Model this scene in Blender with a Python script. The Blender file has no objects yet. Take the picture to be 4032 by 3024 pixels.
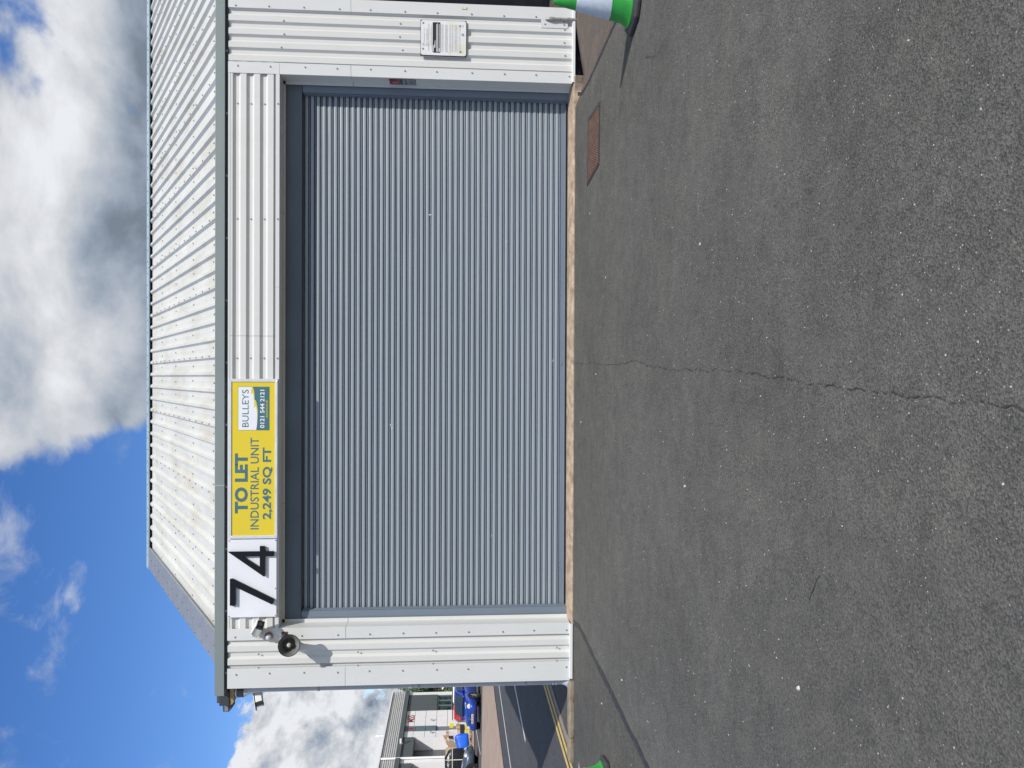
import bpy, bmesh, math, random
from mathutils import Vector, Matrix
random.seed(7)
R = math.radians
scene = bpy.context.scene
COL = scene.collection

# ------------------------------------------------------------------ camera
CAM_H, CAM_D = 1.62, 10.4
PITCH, YAW, ROLL = R(4.25), R(0.38), R(0.20)
fwd = Vector((-math.sin(YAW)*math.cos(PITCH), math.cos(YAW)*math.cos(PITCH), -math.sin(PITCH)))
rt0 = Vector((math.cos(YAW), math.sin(YAW), 0)); up0 = rt0.cross(fwd)
rt = rt0*math.cos(ROLL) + up0*math.sin(ROLL); up = up0*math.cos(ROLL) - rt0*math.sin(ROLL)
cam_d = bpy.data.cameras.new('camera'); cam = bpy.data.objects.new('camera', cam_d); COL.objects.link(cam)
cam_d.sensor_width = 36; cam_d.lens = 36*3028/4032; cam_d.clip_start = .05; cam_d.clip_end = 2000
# the phone was held upright but the picture is stored lying on its side: image right = down
cx, cy, cz = -up, rt, -fwd
cam.matrix_world = Matrix(((cx.x, cy.x, cz.x, 0), (cx.y, cy.y, cz.y, -CAM_D), (cx.z, cy.z, cz.z, CAM_H), (0, 0, 0, 1)))
scene.camera = cam

# ------------------------------------------------------------------ sun, sky, exposure
SUN_AZ, SUN_EL = R(40), R(43.5)          # behind the camera, to its right
sd = bpy.data.lights.new('sun', 'SUN'); sd.energy = 3.9; sd.angle = R(0.53); sd.color = (1, .945, .87)
sun = bpy.data.objects.new('sun', sd); COL.objects.link(sun)
sdir = Vector((math.sin(SUN_AZ)*math.cos(SUN_EL), -math.cos(SUN_AZ)*math.cos(SUN_EL), math.sin(SUN_EL)))
sun.rotation_euler = sdir.to_track_quat('Z', 'Y').to_euler(); sun.location = (20, -30, 40)
world = bpy.data.worlds.new('World'); scene.world = world; world.use_nodes = True
wt = world.node_tree; wt.nodes.clear()
def wn(t, **k):
    n = wt.nodes.new(t)
    for a, b in k.items(): setattr(n, a, b)
    return n
def wl(a, b): wt.links.new(a, b)
def wmath(op, a, b=None, c=None, clamp=False):
    n = wn('ShaderNodeMath', operation=op, use_clamp=clamp)
    for i, v in enumerate((a, b, c)):
        if v is None: continue
        if isinstance(v, (int, float)): n.inputs[i].default_value = v
        else: wl(v, n.inputs[i])
    return n.outputs[0]
def wramp(v, lo, hi, a=0., b=1.):
    n = wn('ShaderNodeMapRange', interpolation_type='SMOOTHSTEP')
    wl(v, n.inputs['Value'])
    for k, x in (('From Min', lo), ('From Max', hi), ('To Min', a), ('To Max', b)): n.inputs[k].default_value = x
    return n.outputs['Result']
SKY_STR = 0.14
sky = wn('ShaderNodeTexSky', sky_type='NISHITA', sun_disc=False, sun_elevation=SUN_EL, sun_rotation=R(140), altitude=0, air_density=1.0, dust_density=0.3, ozone_density=2.5)
hs = wn('ShaderNodeHueSaturation'); hs.inputs['Hue'].default_value = .512; hs.inputs['Saturation'].default_value = 1.28; hs.inputs['Value'].default_value = 1.12
wl(sky.outputs[0], hs.inputs['Color'])
tc = wn('ShaderNodeTexCoord'); sep = wn('ShaderNodeSeparateXYZ'); wl(tc.outputs['Generated'], sep.inputs[0])
def cloudnoise(off, scale, detail, rough=.58, dist=.35, zs=1.5):
    m = wn('ShaderNodeVectorMath', operation='MULTIPLY_ADD'); wl(tc.outputs['Generated'], m.inputs[0]); m.inputs[1].default_value = (1, 1, zs); m.inputs[2].default_value = off
    n = wn('ShaderNodeTexNoise'); wl(m.outputs[0], n.inputs['Vector'])
    n.inputs['Scale'].default_value = scale; n.inputs['Detail'].default_value = detail; n.inputs['Roughness'].default_value = rough; n.inputs['Distortion'].default_value = dist
    return n.outputs['Fac']
def bank(vec, lo, hi, amt):
    d = wn('ShaderNodeVectorMath', operation='DOT_PRODUCT'); wl(tc.outputs['Generated'], d.inputs[0]); d.inputs[1].default_value = Vector(vec).normalized()
    return wramp(d.outputs['Value'], math.cos(R(lo)), math.cos(R(hi)), 0, amt)
OFF = Vector((3.1, 7.7, 0.4))
n1 = cloudnoise(OFF, 5.2, 9, .53, .2)
n2 = cloudnoise(OFF+Vector((.020, -.022, .040)), 5.2, 9, .53, .2)     # the same clouds sampled towards the sun: relief
nb = cloudnoise((9, 2, 3), 3.0, 5, .5, .2)
b1 = wmath('MAXIMUM', bank((.45, .79, .41), 36, 25, 1.0), bank((.93, .10, .36), 46, 30, 1.0))      # bank ahead, plus an unseen one added to the right for neutral shade
b2 = wmath('MAXIMUM', wmath('MAXIMUM', bank((-.430, .889, .160), 6.6, 3.0, 1.0), bank((-.56, .81, .150), 7.5, 2.0, .95)), wmath('MAXIMUM', bank((-.70, .70, .12), 7, 2, .9), bank((-.86, .48, .17), 10, 3, .95)))
b3 = bank((-.42, .90, .078), 4.2, 2.2, 1.0)
clear = bank((-.33, .80, .50), 44, 27, 1.0)          # unseen cloud added around and behind makes shade less blue; clear ahead left
dens = wmath('ADD', wmath('MULTIPLY_ADD', n1, 1.75, -.375), wmath('MAXIMUM', wmath('MULTIPLY', b1, .62), wmath('MULTIPLY_ADD', clear, -.30, .30)))
mask = wramp(dens, .70, .90)
n3 = cloudnoise((5.5, 1.7, .9), 13, 9, .6, .3, 1.3); n4 = cloudnoise((5.512, 1.687, .93), 13, 9, .6, .3, 1.3)
dens3 = wmath('ADD', wmath('MULTIPLY_ADD', n3, 2.5, -.75), wmath('MULTIPLY', wmath('MAXIMUM', b2, b3), .85))
low = wmath('MULTIPLY', wramp(dens3, .86, 1.06), wramp(wmath('MAXIMUM', b2, b3), .01, .15))
mask = wmath('MAXIMUM', mask, low)
wisp = wramp(cloudnoise((1.3, 4.4, 2.2), 7.0, 10, .62, .7), .555, .80, 0, .62)
mask = wmath('MAXIMUM', mask, wisp)
relief = wmath('ADD', wmath('MULTIPLY', wmath('SUBTRACT', n1, n2), 1.5), wmath('MULTIPLY', wmath('MULTIPLY', wmath('SUBTRACT', n3, n4), 2.2), low))
thick = wmath('MULTIPLY', wramp(wmath('ADD', sep.outputs[2], wmath('MULTIPLY', nb, .22)), .565, .450), wramp(b1, .15, .75))     # the big bank shows its grey base low down
lum = wmath('ADD', wmath('ADD', wmath('ADD', wmath('MULTIPLY_ADD', low, .10, .72), relief), wmath('MULTIPLY', wmath('SUBTRACT', nb, .5), .55)), wmath('MULTIPLY', thick, -.40))
lum = wmath('MAXIMUM', wmath('MINIMUM', lum, .98), .28)
cc = wn('ShaderNodeMixRGB'); wl(wramp(lum, .3, .85), cc.inputs[0]); cc.inputs[1].default_value = (.82, .98, 1.22, 1); cc.inputs[2].default_value = (.96, .985, 1.03, 1)
cm = wn('ShaderNodeVectorMath', operation='SCALE'); wl(cc.outputs[0], cm.inputs[0]); wl(wmath('MULTIPLY', lum, .88/SKY_STR), cm.inputs['Scale'])
mx = wn('ShaderNodeMixRGB'); wl(mask, mx.inputs[0]); wl(hs.outputs[0], mx.inputs[1]); wl(cm.outputs[0], mx.inputs[2])
bg = wn('ShaderNodeBackground'); wl(mx.outputs[0], bg.inputs[0]); bg.inputs[1].default_value = SKY_STR
wo = wn('ShaderNodeOutputWorld'); wl(bg.outputs[0], wo.inputs[0])
vs = scene.view_settings; vs.view_transform = 'Standard'; vs.look = 'None'; vs.exposure = 0.0; vs.gamma = 1.0

# ------------------------------------------------------------------ materials
def srgb(r, g, b):
    f = lambda c: (c/255/12.92) if c/255 <= .04045 else ((c/255+.055)/1.055)**2.4
    return (f(r), f(g), f(b))
def newmat(name):
    m = bpy.data.materials.new(name); m.use_nodes = True
    return m, m.node_tree, m.node_tree.nodes['Principled BSDF']
def nd(nt, t, **k):
    n = nt.nodes.new(t)
    for a, b in k.items(): setattr(n, a, b)
    return n
def noise(nt, vec, scale, detail=4, rough=.55, dist=0):
    n = nd(nt, 'ShaderNodeTexNoise'); n.inputs['Scale'].default_value = scale; n.inputs['Detail'].default_value = detail
    n.inputs['Roughness'].default_value = rough; n.inputs['Distortion'].default_value = dist
    nt.links.new(vec, n.inputs['Vector']); return n.outputs['Fac']
def maprange(nt, v, a, b, c, d):
    n = nd(nt, 'ShaderNodeMapRange'); nt.links.new(v, n.inputs['Value'])
    for k, x in (('From Min', a), ('From Max', b), ('To Min', c), ('To Max', d)): n.inputs[k].default_value = x
    return n.outputs['Result']
def mixc(nt, fac, a, b, mode='MIX'):
    n = nd(nt, 'ShaderNodeMixRGB', blend_type=mode)
    for i, v in ((0, fac), (1, a), (2, b)):
        if isinstance(v, (int, float)): n.inputs[i].default_value = v
        elif isinstance(v, tuple): n.inputs[i].default_value = (*v[:3], 1)
        else: nt.links.new(v, n.inputs[i])
    return n.outputs[0]
def scaled(nt, vec, s):
    n = nd(nt, 'ShaderNodeVectorMath', operation='MULTIPLY'); nt.links.new(vec, n.inputs[0]); n.inputs[1].default_value = s; return n.outputs[0]
def bump(nt, b, h, strength, dist=.01):
    n = nd(nt, 'ShaderNodeBump'); n.inputs['Strength'].default_value = strength; n.inputs['Distance'].default_value = dist
    nt.links.new(h, n.inputs['Height']); nt.links.new(n.outputs[0], b.inputs['Normal'])
def pm(name, col, rough=.5, metal=0., var=.12, vscale=3., stretch=(1, 1, 1), dirt=None, dscale=2., damt=.5, bmp=0., bscale=60., bdist=.004, spec=.5, coat=0., rvar=.1):
    m, nt, b = newmat(name)
    pos = nd(nt, 'ShaderNodeNewGeometry').outputs['Position']
    v = scaled(nt, pos, stretch)
    n = noise(nt, v, vscale, 6)
    c = mixc(nt, maprange(nt, n, .3, .7, 0, 1), tuple(x*(1-var) for x in col), tuple(min(1, x*(1+var)) for x in col))
    if dirt:
        dn = noise(nt, v, dscale, 8, .65, .4)
        c = mixc(nt, maprange(nt, dn, .48, .72, 0, damt), c, dirt)
    nt.links.new(c, b.inputs['Base Color'])
    nt.links.new(maprange(nt, noise(nt, v, vscale*2.3, 4), .3, .7, max(0, rough-rvar), min(1, rough+rvar)), b.inputs['Roughness'])
    b.inputs['Metallic'].default_value = metal; b.inputs['Specular IOR Level'].default_value = spec
    b.inputs['Coat Weight'].default_value = coat; b.inputs['Coat Roughness'].default_value = .06
    if bmp: bump(nt, b, noise(nt, v, bscale, 5), bmp, bdist)
    return m
def asphalt(name, dark, light, cell=120., speck=.006, wear=.25, brown=(.128, .122, .114), fine=1.0):
    m, nt, b = newmat(name)
    pos = nd(nt, 'ShaderNodeNewGeometry').outputs['Position']
    vo = nd(nt, 'ShaderNodeTexVoronoi'); vo.inputs['Scale'].default_value = cell; nt.links.new(pos, vo.inputs['Vector'])
    sp = nd(nt, 'ShaderNodeSeparateColor'); nt.links.new(vo.outputs['Color'], sp.inputs[0])
    c = mixc(nt, maprange(nt, sp.outputs[0], 0, 1, 0, 1), dark, light)
    big = noise(nt, pos, .55, 6, .6, .6)
    c = mixc(nt, maprange(nt, big, .3, .7, 0, 1), c, mixc(nt, 1., c, (1-wear, 1-wear, 1-wear), 'MULTIPLY'))
    mid = noise(nt, pos, 5.5, 8, .72, .3)
    c = mixc(nt, maprange(nt, mid, .32, .68, 0, 1), mixc(nt, 1., c, (.82, .82, .83), 'MULTIPLY'), mixc(nt, 1., c, (1.18, 1.17, 1.14), 'MULTIPLY'))
    st = noise(nt, scaled(nt, pos, (3.2, .5, 1)), 1.1, 6, .62, .3)
    c = mixc(nt, maprange(nt, st, .5, .75, 0, .40), c, brown)
    oil = noise(nt, scaled(nt, pos, (.8, 1.3, 1)), 1.6, 7, .55, .8)
    c = mixc(nt, maprange(nt, oil, .58, .72, 0, 1), c, mixc(nt, 1., c, (.84, .84, .845), 'MULTIPLY'))
    dust = noise(nt, scaled(nt, pos, (.7, 1.0, 1)), .9, 6, .6, .5)
    c = mixc(nt, maprange(nt, dust, .52, .70, 0, 1), c, mixc(nt, 1., c, (1.16, 1.15, 1.12), 'MULTIPLY'))
    vs_ = nd(nt, 'ShaderNodeTexVoronoi'); vs_.inputs['Scale'].default_value = cell*.95; nt.links.new(pos, vs_.inputs['Vector'])
    s2 = nd(nt, 'ShaderNodeSeparateColor'); nt.links.new(vs_.outputs['Color'], s2.inputs[0])
    clump = maprange(nt, noise(nt, pos, 1.7, 3), .40, .62, .25, .95)
    near = nd(nt, 'ShaderNodeMath', operation='LESS_THAN'); nt.links.new(vs_.outputs['Distance'], near.inputs[0]); near.inputs[1].default_value = .42
    thr = nd(nt, 'ShaderNodeMath', operation='GREATER_THAN'); nt.links.new(s2.outputs[1], thr.inputs[0]); thr.inputs[1].default_value = 1-speck
    mm = nd(nt, 'ShaderNodeMath', operation='MULTIPLY'); nt.links.new(thr.outputs[0], mm.inputs[0]); nt.links.new(clump, mm.inputs[1])
    m2 = nd(nt, 'ShaderNodeMath', operation='MULTIPLY'); nt.links.new(mm.outputs[0], m2.inputs[0]); nt.links.new(near.outputs[0], m2.inputs[1])
    c = mixc(nt, m2.outputs[0], c, (.50, .49, .45))
    nt.links.new(c, b.inputs['Base Color']); b.inputs['Roughness'].default_value = .85; b.inputs['Specular IOR Level'].default_value = .3
    hh = nd(nt, 'ShaderNodeMath', operation='ADD'); nt.links.new(vo.outputs['Distance'], hh.inputs[0])
    nt.links.new(maprange(nt, noise(nt, pos, cell*.5, 4, .7), .2, .8, 0, -1.3), hh.inputs[1])
    bump(nt, b, hh.outputs[0], .65*fine, .005)
    return m

M = {}
M['clad'] = pm('white_cladding', (.665, .672, .650), .38, 0, .03, 1.2, (1, 1, .4), (.62, .58, .49), 3.0, .22, .05, 7., .02, .4)
M['trim'] = pm('white_trim', (.665, .680, .668), .36, 0, .03, 1.0, (1, 1, .5), (.60, .58, .52), 2.6, .18, .06, 3., .02, .4)
M['roof'] = pm('weathered_roof', (.605, .612, .575), .45, 0, .07, 1.5, (1, .35, .35), (.44, .40, .30), 2.4, .60, .10, 6., .02, .35)
M['verge'] = pm('verge_steel', (.215, .235, .265), .45, .0, .05, 2.2, (1, 1, 1), (.28, .30, .33), 2.0, .3, .05, 3., .02)
M['cap'] = pm('ridge_steel', (.34, .46, .54), .45, .1, .08, 2.)
M['fascia'] = pm('grey_green_fascia', (.218, .264, .260), .42, 0, .05, 1.2, (.5, 1, 1), (.22, .24, .22), 2.5, .3, .06, 2.2, .02)
M['soffit'] = pm('dark_gutter_and_shade', (.045, .05, .055), .6)  # dark gutter colour, also paints the shadow line below the gutter
M['black'] = pm('black_void', (.012, .012, .014), .8)
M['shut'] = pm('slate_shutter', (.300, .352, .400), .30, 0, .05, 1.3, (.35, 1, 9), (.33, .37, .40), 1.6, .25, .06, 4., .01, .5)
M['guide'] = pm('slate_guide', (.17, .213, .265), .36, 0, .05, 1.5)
M['hood'] = pm('shaded_hood', (.085, .108, .132), .4, 0, .05, 1.0, bmp=.05, bscale=2.5, bdist=.02)  # slate paint darkened, header shade put into the colour
M['rubber'] = pm('dark_rubber', (.055, .05, .048), .8, var=.3, vscale=12)
M['conc'] = pm('pink_concrete', (.43, .335, .245), .9, 0, .28, 9., (1, 1, 1), (.21, .155, .09), 7., .85, .5, 60., .006)
M['soil'] = pm('dark_soil', (.05, .042, .035), .95, var=.5, vscale=25, bmp=.8, bscale=60)
M['screw'] = pm('dull_screw', (.34, .34, .33), .45, .5, .2, 60)
M['yellow'] = pm('yellow_print', (.74, .58, .035), .38, var=.03, vscale=1.5, spec=.4)
M['teal'] = pm('teal_print', (.060, .165, .190), .4, var=.03)
M['white'] = pm('white_print', (.80, .82, .86), .38, var=.02)
M['frame'] = pm('aluminium_frame', (.70, .715, .73), .35, .2, .06, 4., dirt=(.45, .43, .40), dscale=5., damt=.4)
M['numbk'] = pm('black_acrylic', (.006, .007, .011), .45, var=.1, spec=.25)
M['asph'] = asphalt('forecourt_asphalt', (.072, .0715, .066), (.170, .168, .155), 140, .009, .26)
M['asph_l'] = asphalt('side_asphalt', (.056, .055, .049), (.138, .135, .121), 140, .007, .2)
M['asph_r'] = asphalt('brown_asphalt', (.105, .088, .077), (.185, .155, .136), 110, .003, .2, (.17, .13, .11))
M['asph_road'] = asphalt('road_asphalt', (.045, .047, .050), (.105, .108, .112), 70, .003, .15, (.09, .088, .085), .6)
M['asph_far'] = asphalt('far_asphalt', (.07, .07, .07), (.13, .13, .13), 60, .002, .2, (.12, .115, .11), .4)
M['crack'] = pm('crack_shadow', (.045, .044, .042), .9, var=.4, vscale=30)
M['tar'] = pm('tar_seam', (.030, .030, .030), .7, var=.45, vscale=9, bmp=.5, bscale=60)
M['pave'] = pm('pink_pavement', (.36, .275, .215), .92, 0, .12, 1.5, (1, 1, 1), (.27, .22, .18), 1.0, .7, .2, 40.)
M['kerb'] = pm('kerb_stone', (.255, .215, .16), .92, 0, .2, 9., (1, 1, 1), (.12, .095, .05), 6., .75, .5, 70., .004)
M['channel'] = pm('channel_concrete', (.26, .23, .20), .92, var=.2, vscale=7)
M['ypaint'] = pm('yellow_paint', (.62, .44, .13), .75, var=.18, vscale=12, dirt=(.3, .24, .13), dscale=14, damt=.6)
M['wpaint'] = pm('white_paint', (.66, .66, .64), .75, var=.1, vscale=8, dirt=(.3, .3, .3), dscale=9, damt=.5)
M['pvc'] = pm('grey_pvc', (.42, .44, .47), .42, var=.06)
M['pvcd'] = pm('dark_pvc', (.07, .075, .085), .4)
M['galv'] = pm('galvanised', (.33, .34, .33), .5, .5, .25, 20)
M['rust'] = pm('rusty_iron', (.145, .088, .062), .85, .1, .3, 14, dirt=(.075, .045, .035), dscale=9, damt=.7, bmp=.4, bscale=80)
M['rustd'] = pm('dark_rust', (.075, .042, .03), .9, .1, .3, 14)
M['ironfr'] = pm('iron_frame', (.06, .05, .045), .8, .2, .3, 20)
M['green'] = pm('cone_green', (.02, .30, .035), .42, var=.08, vscale=10, dirt=(.03, .17, .03), dscale=12, damt=.4)
M['sleeve'] = pm('reflective_sleeve', (.50, .56, .64), .35, 0, .08, 30)
M['conebase'] = pm('cone_rubber', (.045, .047, .05), .75, var=.3, vscale=20, bmp=.3, bscale=50)
M['camw'] = pm('camera_white', (.74, .73, .68), .35, var=.04)
M['camb'] = pm('camera_black', (.012, .012, .014), .25)
M['red'] = pm('siren_red', (.30, .075, .055), .35, var=.15)
M['lens'] = pm('siren_lens', (.55, .58, .63), .25)
M['hornw'] = pm('horn_cream', (.46, .45, .39), .5, 0, .15, 14, dirt=(.2, .16, .1), dscale=10, damt=.6)
M['horni'] = pm('horn_inside', (.16, .165, .155), .5, 0, .2, 12)
M['wood'] = pm('raw_timber', (.42, .29, .16), .85, 0, .2, 6, (4, 1, 1), bmp=.3, bscale=40)
M['stone'] = pm('pale_stones', (.48, .465, .42), .8, var=.3, vscale=40)
M['leafbits'] = pm('dead_leaves', (.25, .10, .04), .8, var=.5, vscale=30)
M['ink'] = pm('grey_ink', (.33, .335, .35), .5)
M['inkd'] = pm('dark_ink', (.02, .02, .022), .4)
M['plate'] = pm('notice_plate', (.76, .77, .78), .35, 0, .02, 3, dirt=(.66, .62, .26), dscale=4.0, damt=.55)
M['decalr'] = pm('red_sticker', (.32, .015, .03), .4)
M['decalb'] = pm('blue_sticker', (.05, .09, .17), .4)
M['tan'] = pm('tan_label', (.55, .50, .26), .5)
# far things
M['fwhite'] = pm('far_white_panel', (.90, .90, .905), .45, var=.03)
M['fgrey'] = pm('far_grey_panel', (.10, .118, .12), .45, var=.05)
M['fteal'] = pm('far_teal_panel', (.13, .19, .22), .45, var=.05)
M['frib'] = pm('far_ribbed', (.66, .66, .65), .45, .1, .05)
M['mssred'] = pm('red_letter', (.42, .02, .03), .4)
M['fdoor'] = pm('far_shutter', (.13, .145, .155), .5)
def glass(name, col, rough=.04):
    m, nt, b = newmat(name); b.inputs['Base Color'].default_value = (*col, 1); b.inputs['Roughness'].default_value = rough
    b.inputs['Specular IOR Level'].default_value = .8; b.inputs['Coat Weight'].default_value = .6; b.inputs['Coat Roughness'].default_value = .02
    return m
M['glass'] = glass('dark_glass', (.02, .035, .035)); M['carglass'] = glass('car_glass', (.035, .05, .055))
def carpaint(name, col):
    m, nt, b = newmat(name); b.inputs['Base Color'].default_value = (*col, 1); b.inputs['Roughness'].default_value = .32; b.inputs['Metallic'].default_value = .15
    b.inputs['Coat Weight'].default_value = .9; b.inputs['Coat Roughness'].default_value = .04; return m
M['bluecar'] = carpaint('blue_car_paint', (.007, .040, .33)); M['darkcar'] = carpaint('slate_car_paint', (.055, .08, .115)); M['redcar'] = carpaint('red_car_paint', (.52, .015, .015)); M['whitecar'] = carpaint('white_car_paint', (.7, .7, .68))
M['tyre'] = pm('tyre', (.016, .016, .017), .8); M['rim'] = pm('alloy', (.35, .35, .36), .35, .6); M['rimd'] = pm('dark_alloy', (.035, .033, .03), .4, .4)
M['plw'] = pm('plate_white', (.75, .75, .72), .4); M['lamp'] = glass('lamp_lens', (.6, .62, .62), .1)
M['tarp'] = pm('blue_tarp', (.005, .12, .70), .42, var=.1, vscale=3, bmp=.4, bscale=6, bdist=.05)
M['wrap'] = pm('black_wrap', (.010, .010, .012), .25, bmp=.5, bscale=8, bdist=.04)
M['strap'] = pm('white_strap', (.65, .65, .62), .5)
M['carton'] = pm('carton', (.36, .25, .15), .85, var=.15); M['carton2'] = pm('pale_carton', (.50, .40, .28), .85, var=.12)
M['paper'] = pm('pale_stack', (.62, .58, .56), .7); M['crateY'] = pm('yellow_crate', (.66, .56, .04), .45, var=.15); M['crateK'] = pm('black_crate', (.015, .014, .014), .5)
M['leaf'] = pm('tree_leaf', (.055, .095, .03), .6, var=.45, vscale=1.3); M['bark'] = pm('bark', (.10, .075, .055), .9, var=.3, vscale=8)

# ------------------------------------------------------------------ mesh helpers
ORG = Vector((0, 0, 0))
class MB:
    def __init__(s): s.v = []; s.f = []
    def add(s, vs, fs):
        o = len(s.v); s.v += [Vector(p) for p in vs]; s.f += [tuple(i+o for i in f) for f in fs]; return s
    def box(s, x0, x1, y0, y1, z0, z1):
        return s.add([(x0, y0, z0), (x1, y0, z0), (x1, y1, z0), (x0, y1, z0), (x0, y0, z1), (x1, y0, z1), (x1, y1, z1), (x0, y1, z1)],
                     [(3, 2, 1, 0), (4, 5, 6, 7), (0, 1, 5, 4), (1, 2, 6, 5), (2, 3, 7, 6), (3, 0, 4, 7)])
    def prism(s, poly, fn, a0, a1):            # poly: 2d points, fn(p, q, a) -> 3d
        n = len(poly)
        vs = [fn(p, q, a0) for p, q in poly] + [fn(p, q, a1) for p, q in poly]
        return s.add(vs, [tuple(range(n))[::-1], tuple(range(n, 2*n))] + [(i, (i+1) % n, n+(i+1) % n, n+i) for i in range(n)])
    def tube(s, path, r, n=12, cap=True):
        path = [Vector(p) for p in path]; rs = r if isinstance(r, (list, tuple)) else [r]*len(path); o = len(s.v); ref = None
        for i, p in enumerate(path):
            t = (path[min(i+1, len(path)-1)] - path[max(i-1, 0)]).normalized()
            if ref is None: ref = t.orthogonal().normalized()
            ref = (ref - t*ref.dot(t)).normalized(); bi = t.cross(ref)
            for k in range(n):
                a = 2*math.pi*k/n; s.v.append(p + (ref*math.cos(a) + bi*math.sin(a))*rs[i])
        for i in range(len(path)-1):
            for k in range(n):
                a, b = o+i*n+k, o+i*n+(k+1) % n; s.f.append((a, b, b+n, a+n))
        if cap: s.f.append(tuple(range(o, o+n))[::-1]); s.f.append(tuple(range(o+(len(path)-1)*n, o+len(path)*n)))
        return s
    def lathe(s, prof, base=(0, 0, 0), axis=(0, 0, 1), n=24):      # prof: (r, h)
        ax = Vector(axis).normalized(); ref = ax.orthogonal().normalized(); bi = ax.cross(ref); o = len(s.v); base = Vector(base)
        for r, h in prof:
            for k in range(n):
                a = 2*math.pi*k/n; s.v.append(base + ax*h + (ref*math.cos(a) + bi*math.sin(a))*max(r, 1e-4))
        for i in range(len(prof)-1):
            for k in range(n):
                a, b = o+i*n+k, o+i*n+(k+1) % n; s.f.append((a, b, b+n, a+n))
        return s
    def tf(s, m):
        s.v = [m @ p for p in s.v]; return s
    def mesh(s, name, smooth=False):
        me = bpy.data.meshes.new(name); me.from_pydata([tuple(p - ORG) for p in s.v], [], s.f); me.update()
        bm = bmesh.new(); bm.from_mesh(me); bmesh.ops.recalc_face_normals(bm, faces=bm.faces); bm.to_mesh(me); bm.free()
        if smooth:
            for p in me.polygons: p.use_smooth = True
        return me
    def build(s, name, mat, parent=None, smooth=False, **props):
        me = s.mesh(name, smooth); me.materials.append(mat if not isinstance(mat, str) else M[mat])
        return link(name, me, parent, **props)
def link(name, me, parent=None, **props):
    o = bpy.data.objects.new(name, me); COL.objects.link(o)
    if parent is not None: o.parent = parent
    else: o.location = ORG
    for k, v in props.items(): o[k] = v
    return o
def thing(name, loc, label, cat, group=None):
    global ORG
    ORG = Vector(loc); e = bpy.data.objects.new(name, None); COL.objects.link(e); e.location = loc; e.empty_display_size = .2
    e['label'] = label; e['category'] = cat
    if group: e['group'] = group
    return e
def auto_smooth(o, ang=35):
    me = o.data
    for p in me.polygons: p.use_smooth = True
    try: me.set_sharp_from_angle(angle=R(ang))
    except Exception: pass
    return o
def bev(o, w=.004, seg=2):
    b = o.modifiers.new('bevel', 'BEVEL'); b.width = w; b.segments = seg; b.limit_method = 'ANGLE'; b.angle_limit = R(40); return o
def text_mb(body, bold=0., extrude=.5):
    cu = bpy.data.curves.new('t', 'FONT'); cu.body = body; cu.size = 1; cu.offset = bold; cu.resolution_u = 3
    ob = bpy.data.objects.new('t', cu); COL.objects.link(ob)
    dg = bpy.context.evaluated_depsgraph_get(); me = bpy.data.meshes.new_from_object(ob.evaluated_get(dg))
    vs = [v.co.copy() for v in me.vertices]; fs = [tuple(p.vertices) for p in me.polygons]
    bpy.data.objects.remove(ob); bpy.data.curves.remove(cu); bpy.data.meshes.remove(me)
    x0 = min(v.x for v in vs); x1 = max(v.x for v in vs); y0 = min(v.y for v in vs); y1 = max(v.y for v in vs)
    return [((v.x-x0)/(x1-x0), (v.y-y0)/(y1-y0)) for v in vs], fs
def text_words(body, bold=0.):                   # the same text, one piece per word
    vs, fs = text_mb(body, bold); par = list(range(len(vs)))
    def root(i):
        while par[i] != i: par[i] = par[par[i]]; i = par[i]
        return i
    for f in fs:
        for i in f[1:]: par[root(i)] = root(f[0])
    isl = {}
    for i in range(len(vs)): isl.setdefault(root(i), []).append(i)
    L = sorted(((min(vs[i][0] for i in g), max(vs[i][0] for i in g), g) for g in isl.values()), key=lambda t: t[0]); groups = []; end = -9
    for a, b, g in L:
        if a-end > .30/len(body) or not groups: groups.append(set())
        groups[-1] |= set(g); end = max(end, b)
    out = []
    for g in groups:
        idx = {i: k for k, i in enumerate(sorted(g))}
        out.append(([vs[i] for i in sorted(g)], [tuple(idx[i] for i in f) for f in fs if f[0] in g]))
    return out
def text_on(mb, body, fn, bold=0.):             # fn(u, v) -> 3d with u, v in 0..1
    vs, fs = text_mb(body, bold); return mb.add([fn(u, v) for u, v in vs], fs)

XZ = lambda p, q, a: (p, a, q)      # profile in x-z, extruded along y
YZ = lambda p, q, a: (a, p, q)      # profile in y-z, extruded along x
XY = lambda p, q, a: (p, q, a)

# ================================================================== SETTING: ground
ORG = Vector((0, 0, 0))
def sheet(name, poly, z, mat, parent=None, zf=None, **props):
    mb = MB(); mb.add([(x, y, (zf(x, y) if zf else z)) for x, y in poly], [tuple(range(len(poly)))])
    return mb.build(name, mat, parent, **props)
sheet('ground', [(-600, -600), (600, -600), (600, 900), (-600, 900)], -.15, 'asph_far', kind='structure')
sheet('forecourt', [(-3.25, -60), (3.63, -60), (3.63, 0.02), (-3.25, 0.02)], 0, 'asph', kind='structure')
sheet('side_forecourt', [(-5.6, -60), (-3.25, -60), (-3.25, .02), (-4.08, .02), (-4.08, 14.3), (-5.12, 14.3), (-5.12, 60), (-5.6, 60)], 0, 'asph_l', kind='structure')
rp = MB()
def rdip(x, y): return -.13*max(0, 1-max(0, x-4.05)/.75)*max(0, 1+y/.95)*max(0, min(1, (x-3.70)/.30))
xs = [3.63, 3.70, 3.80, 3.9, 4.0, 4.05, 4.2, 4.4, 4.6, 4.78, 5.1, 8, 60]; ys = [-60, -8, -3, -.95, -.7, -.5, -.3, -.15, .02]
for x in xs:
    for y in ys: rp.v.append(Vector((x, y, rdip(x, y))))
for i in range(len(xs)-1):
    for j in range(len(ys)-1):
        a = i*len(ys)+j; rp.f.append((a, a+len(ys), a+len(ys)+1, a+1))
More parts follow.
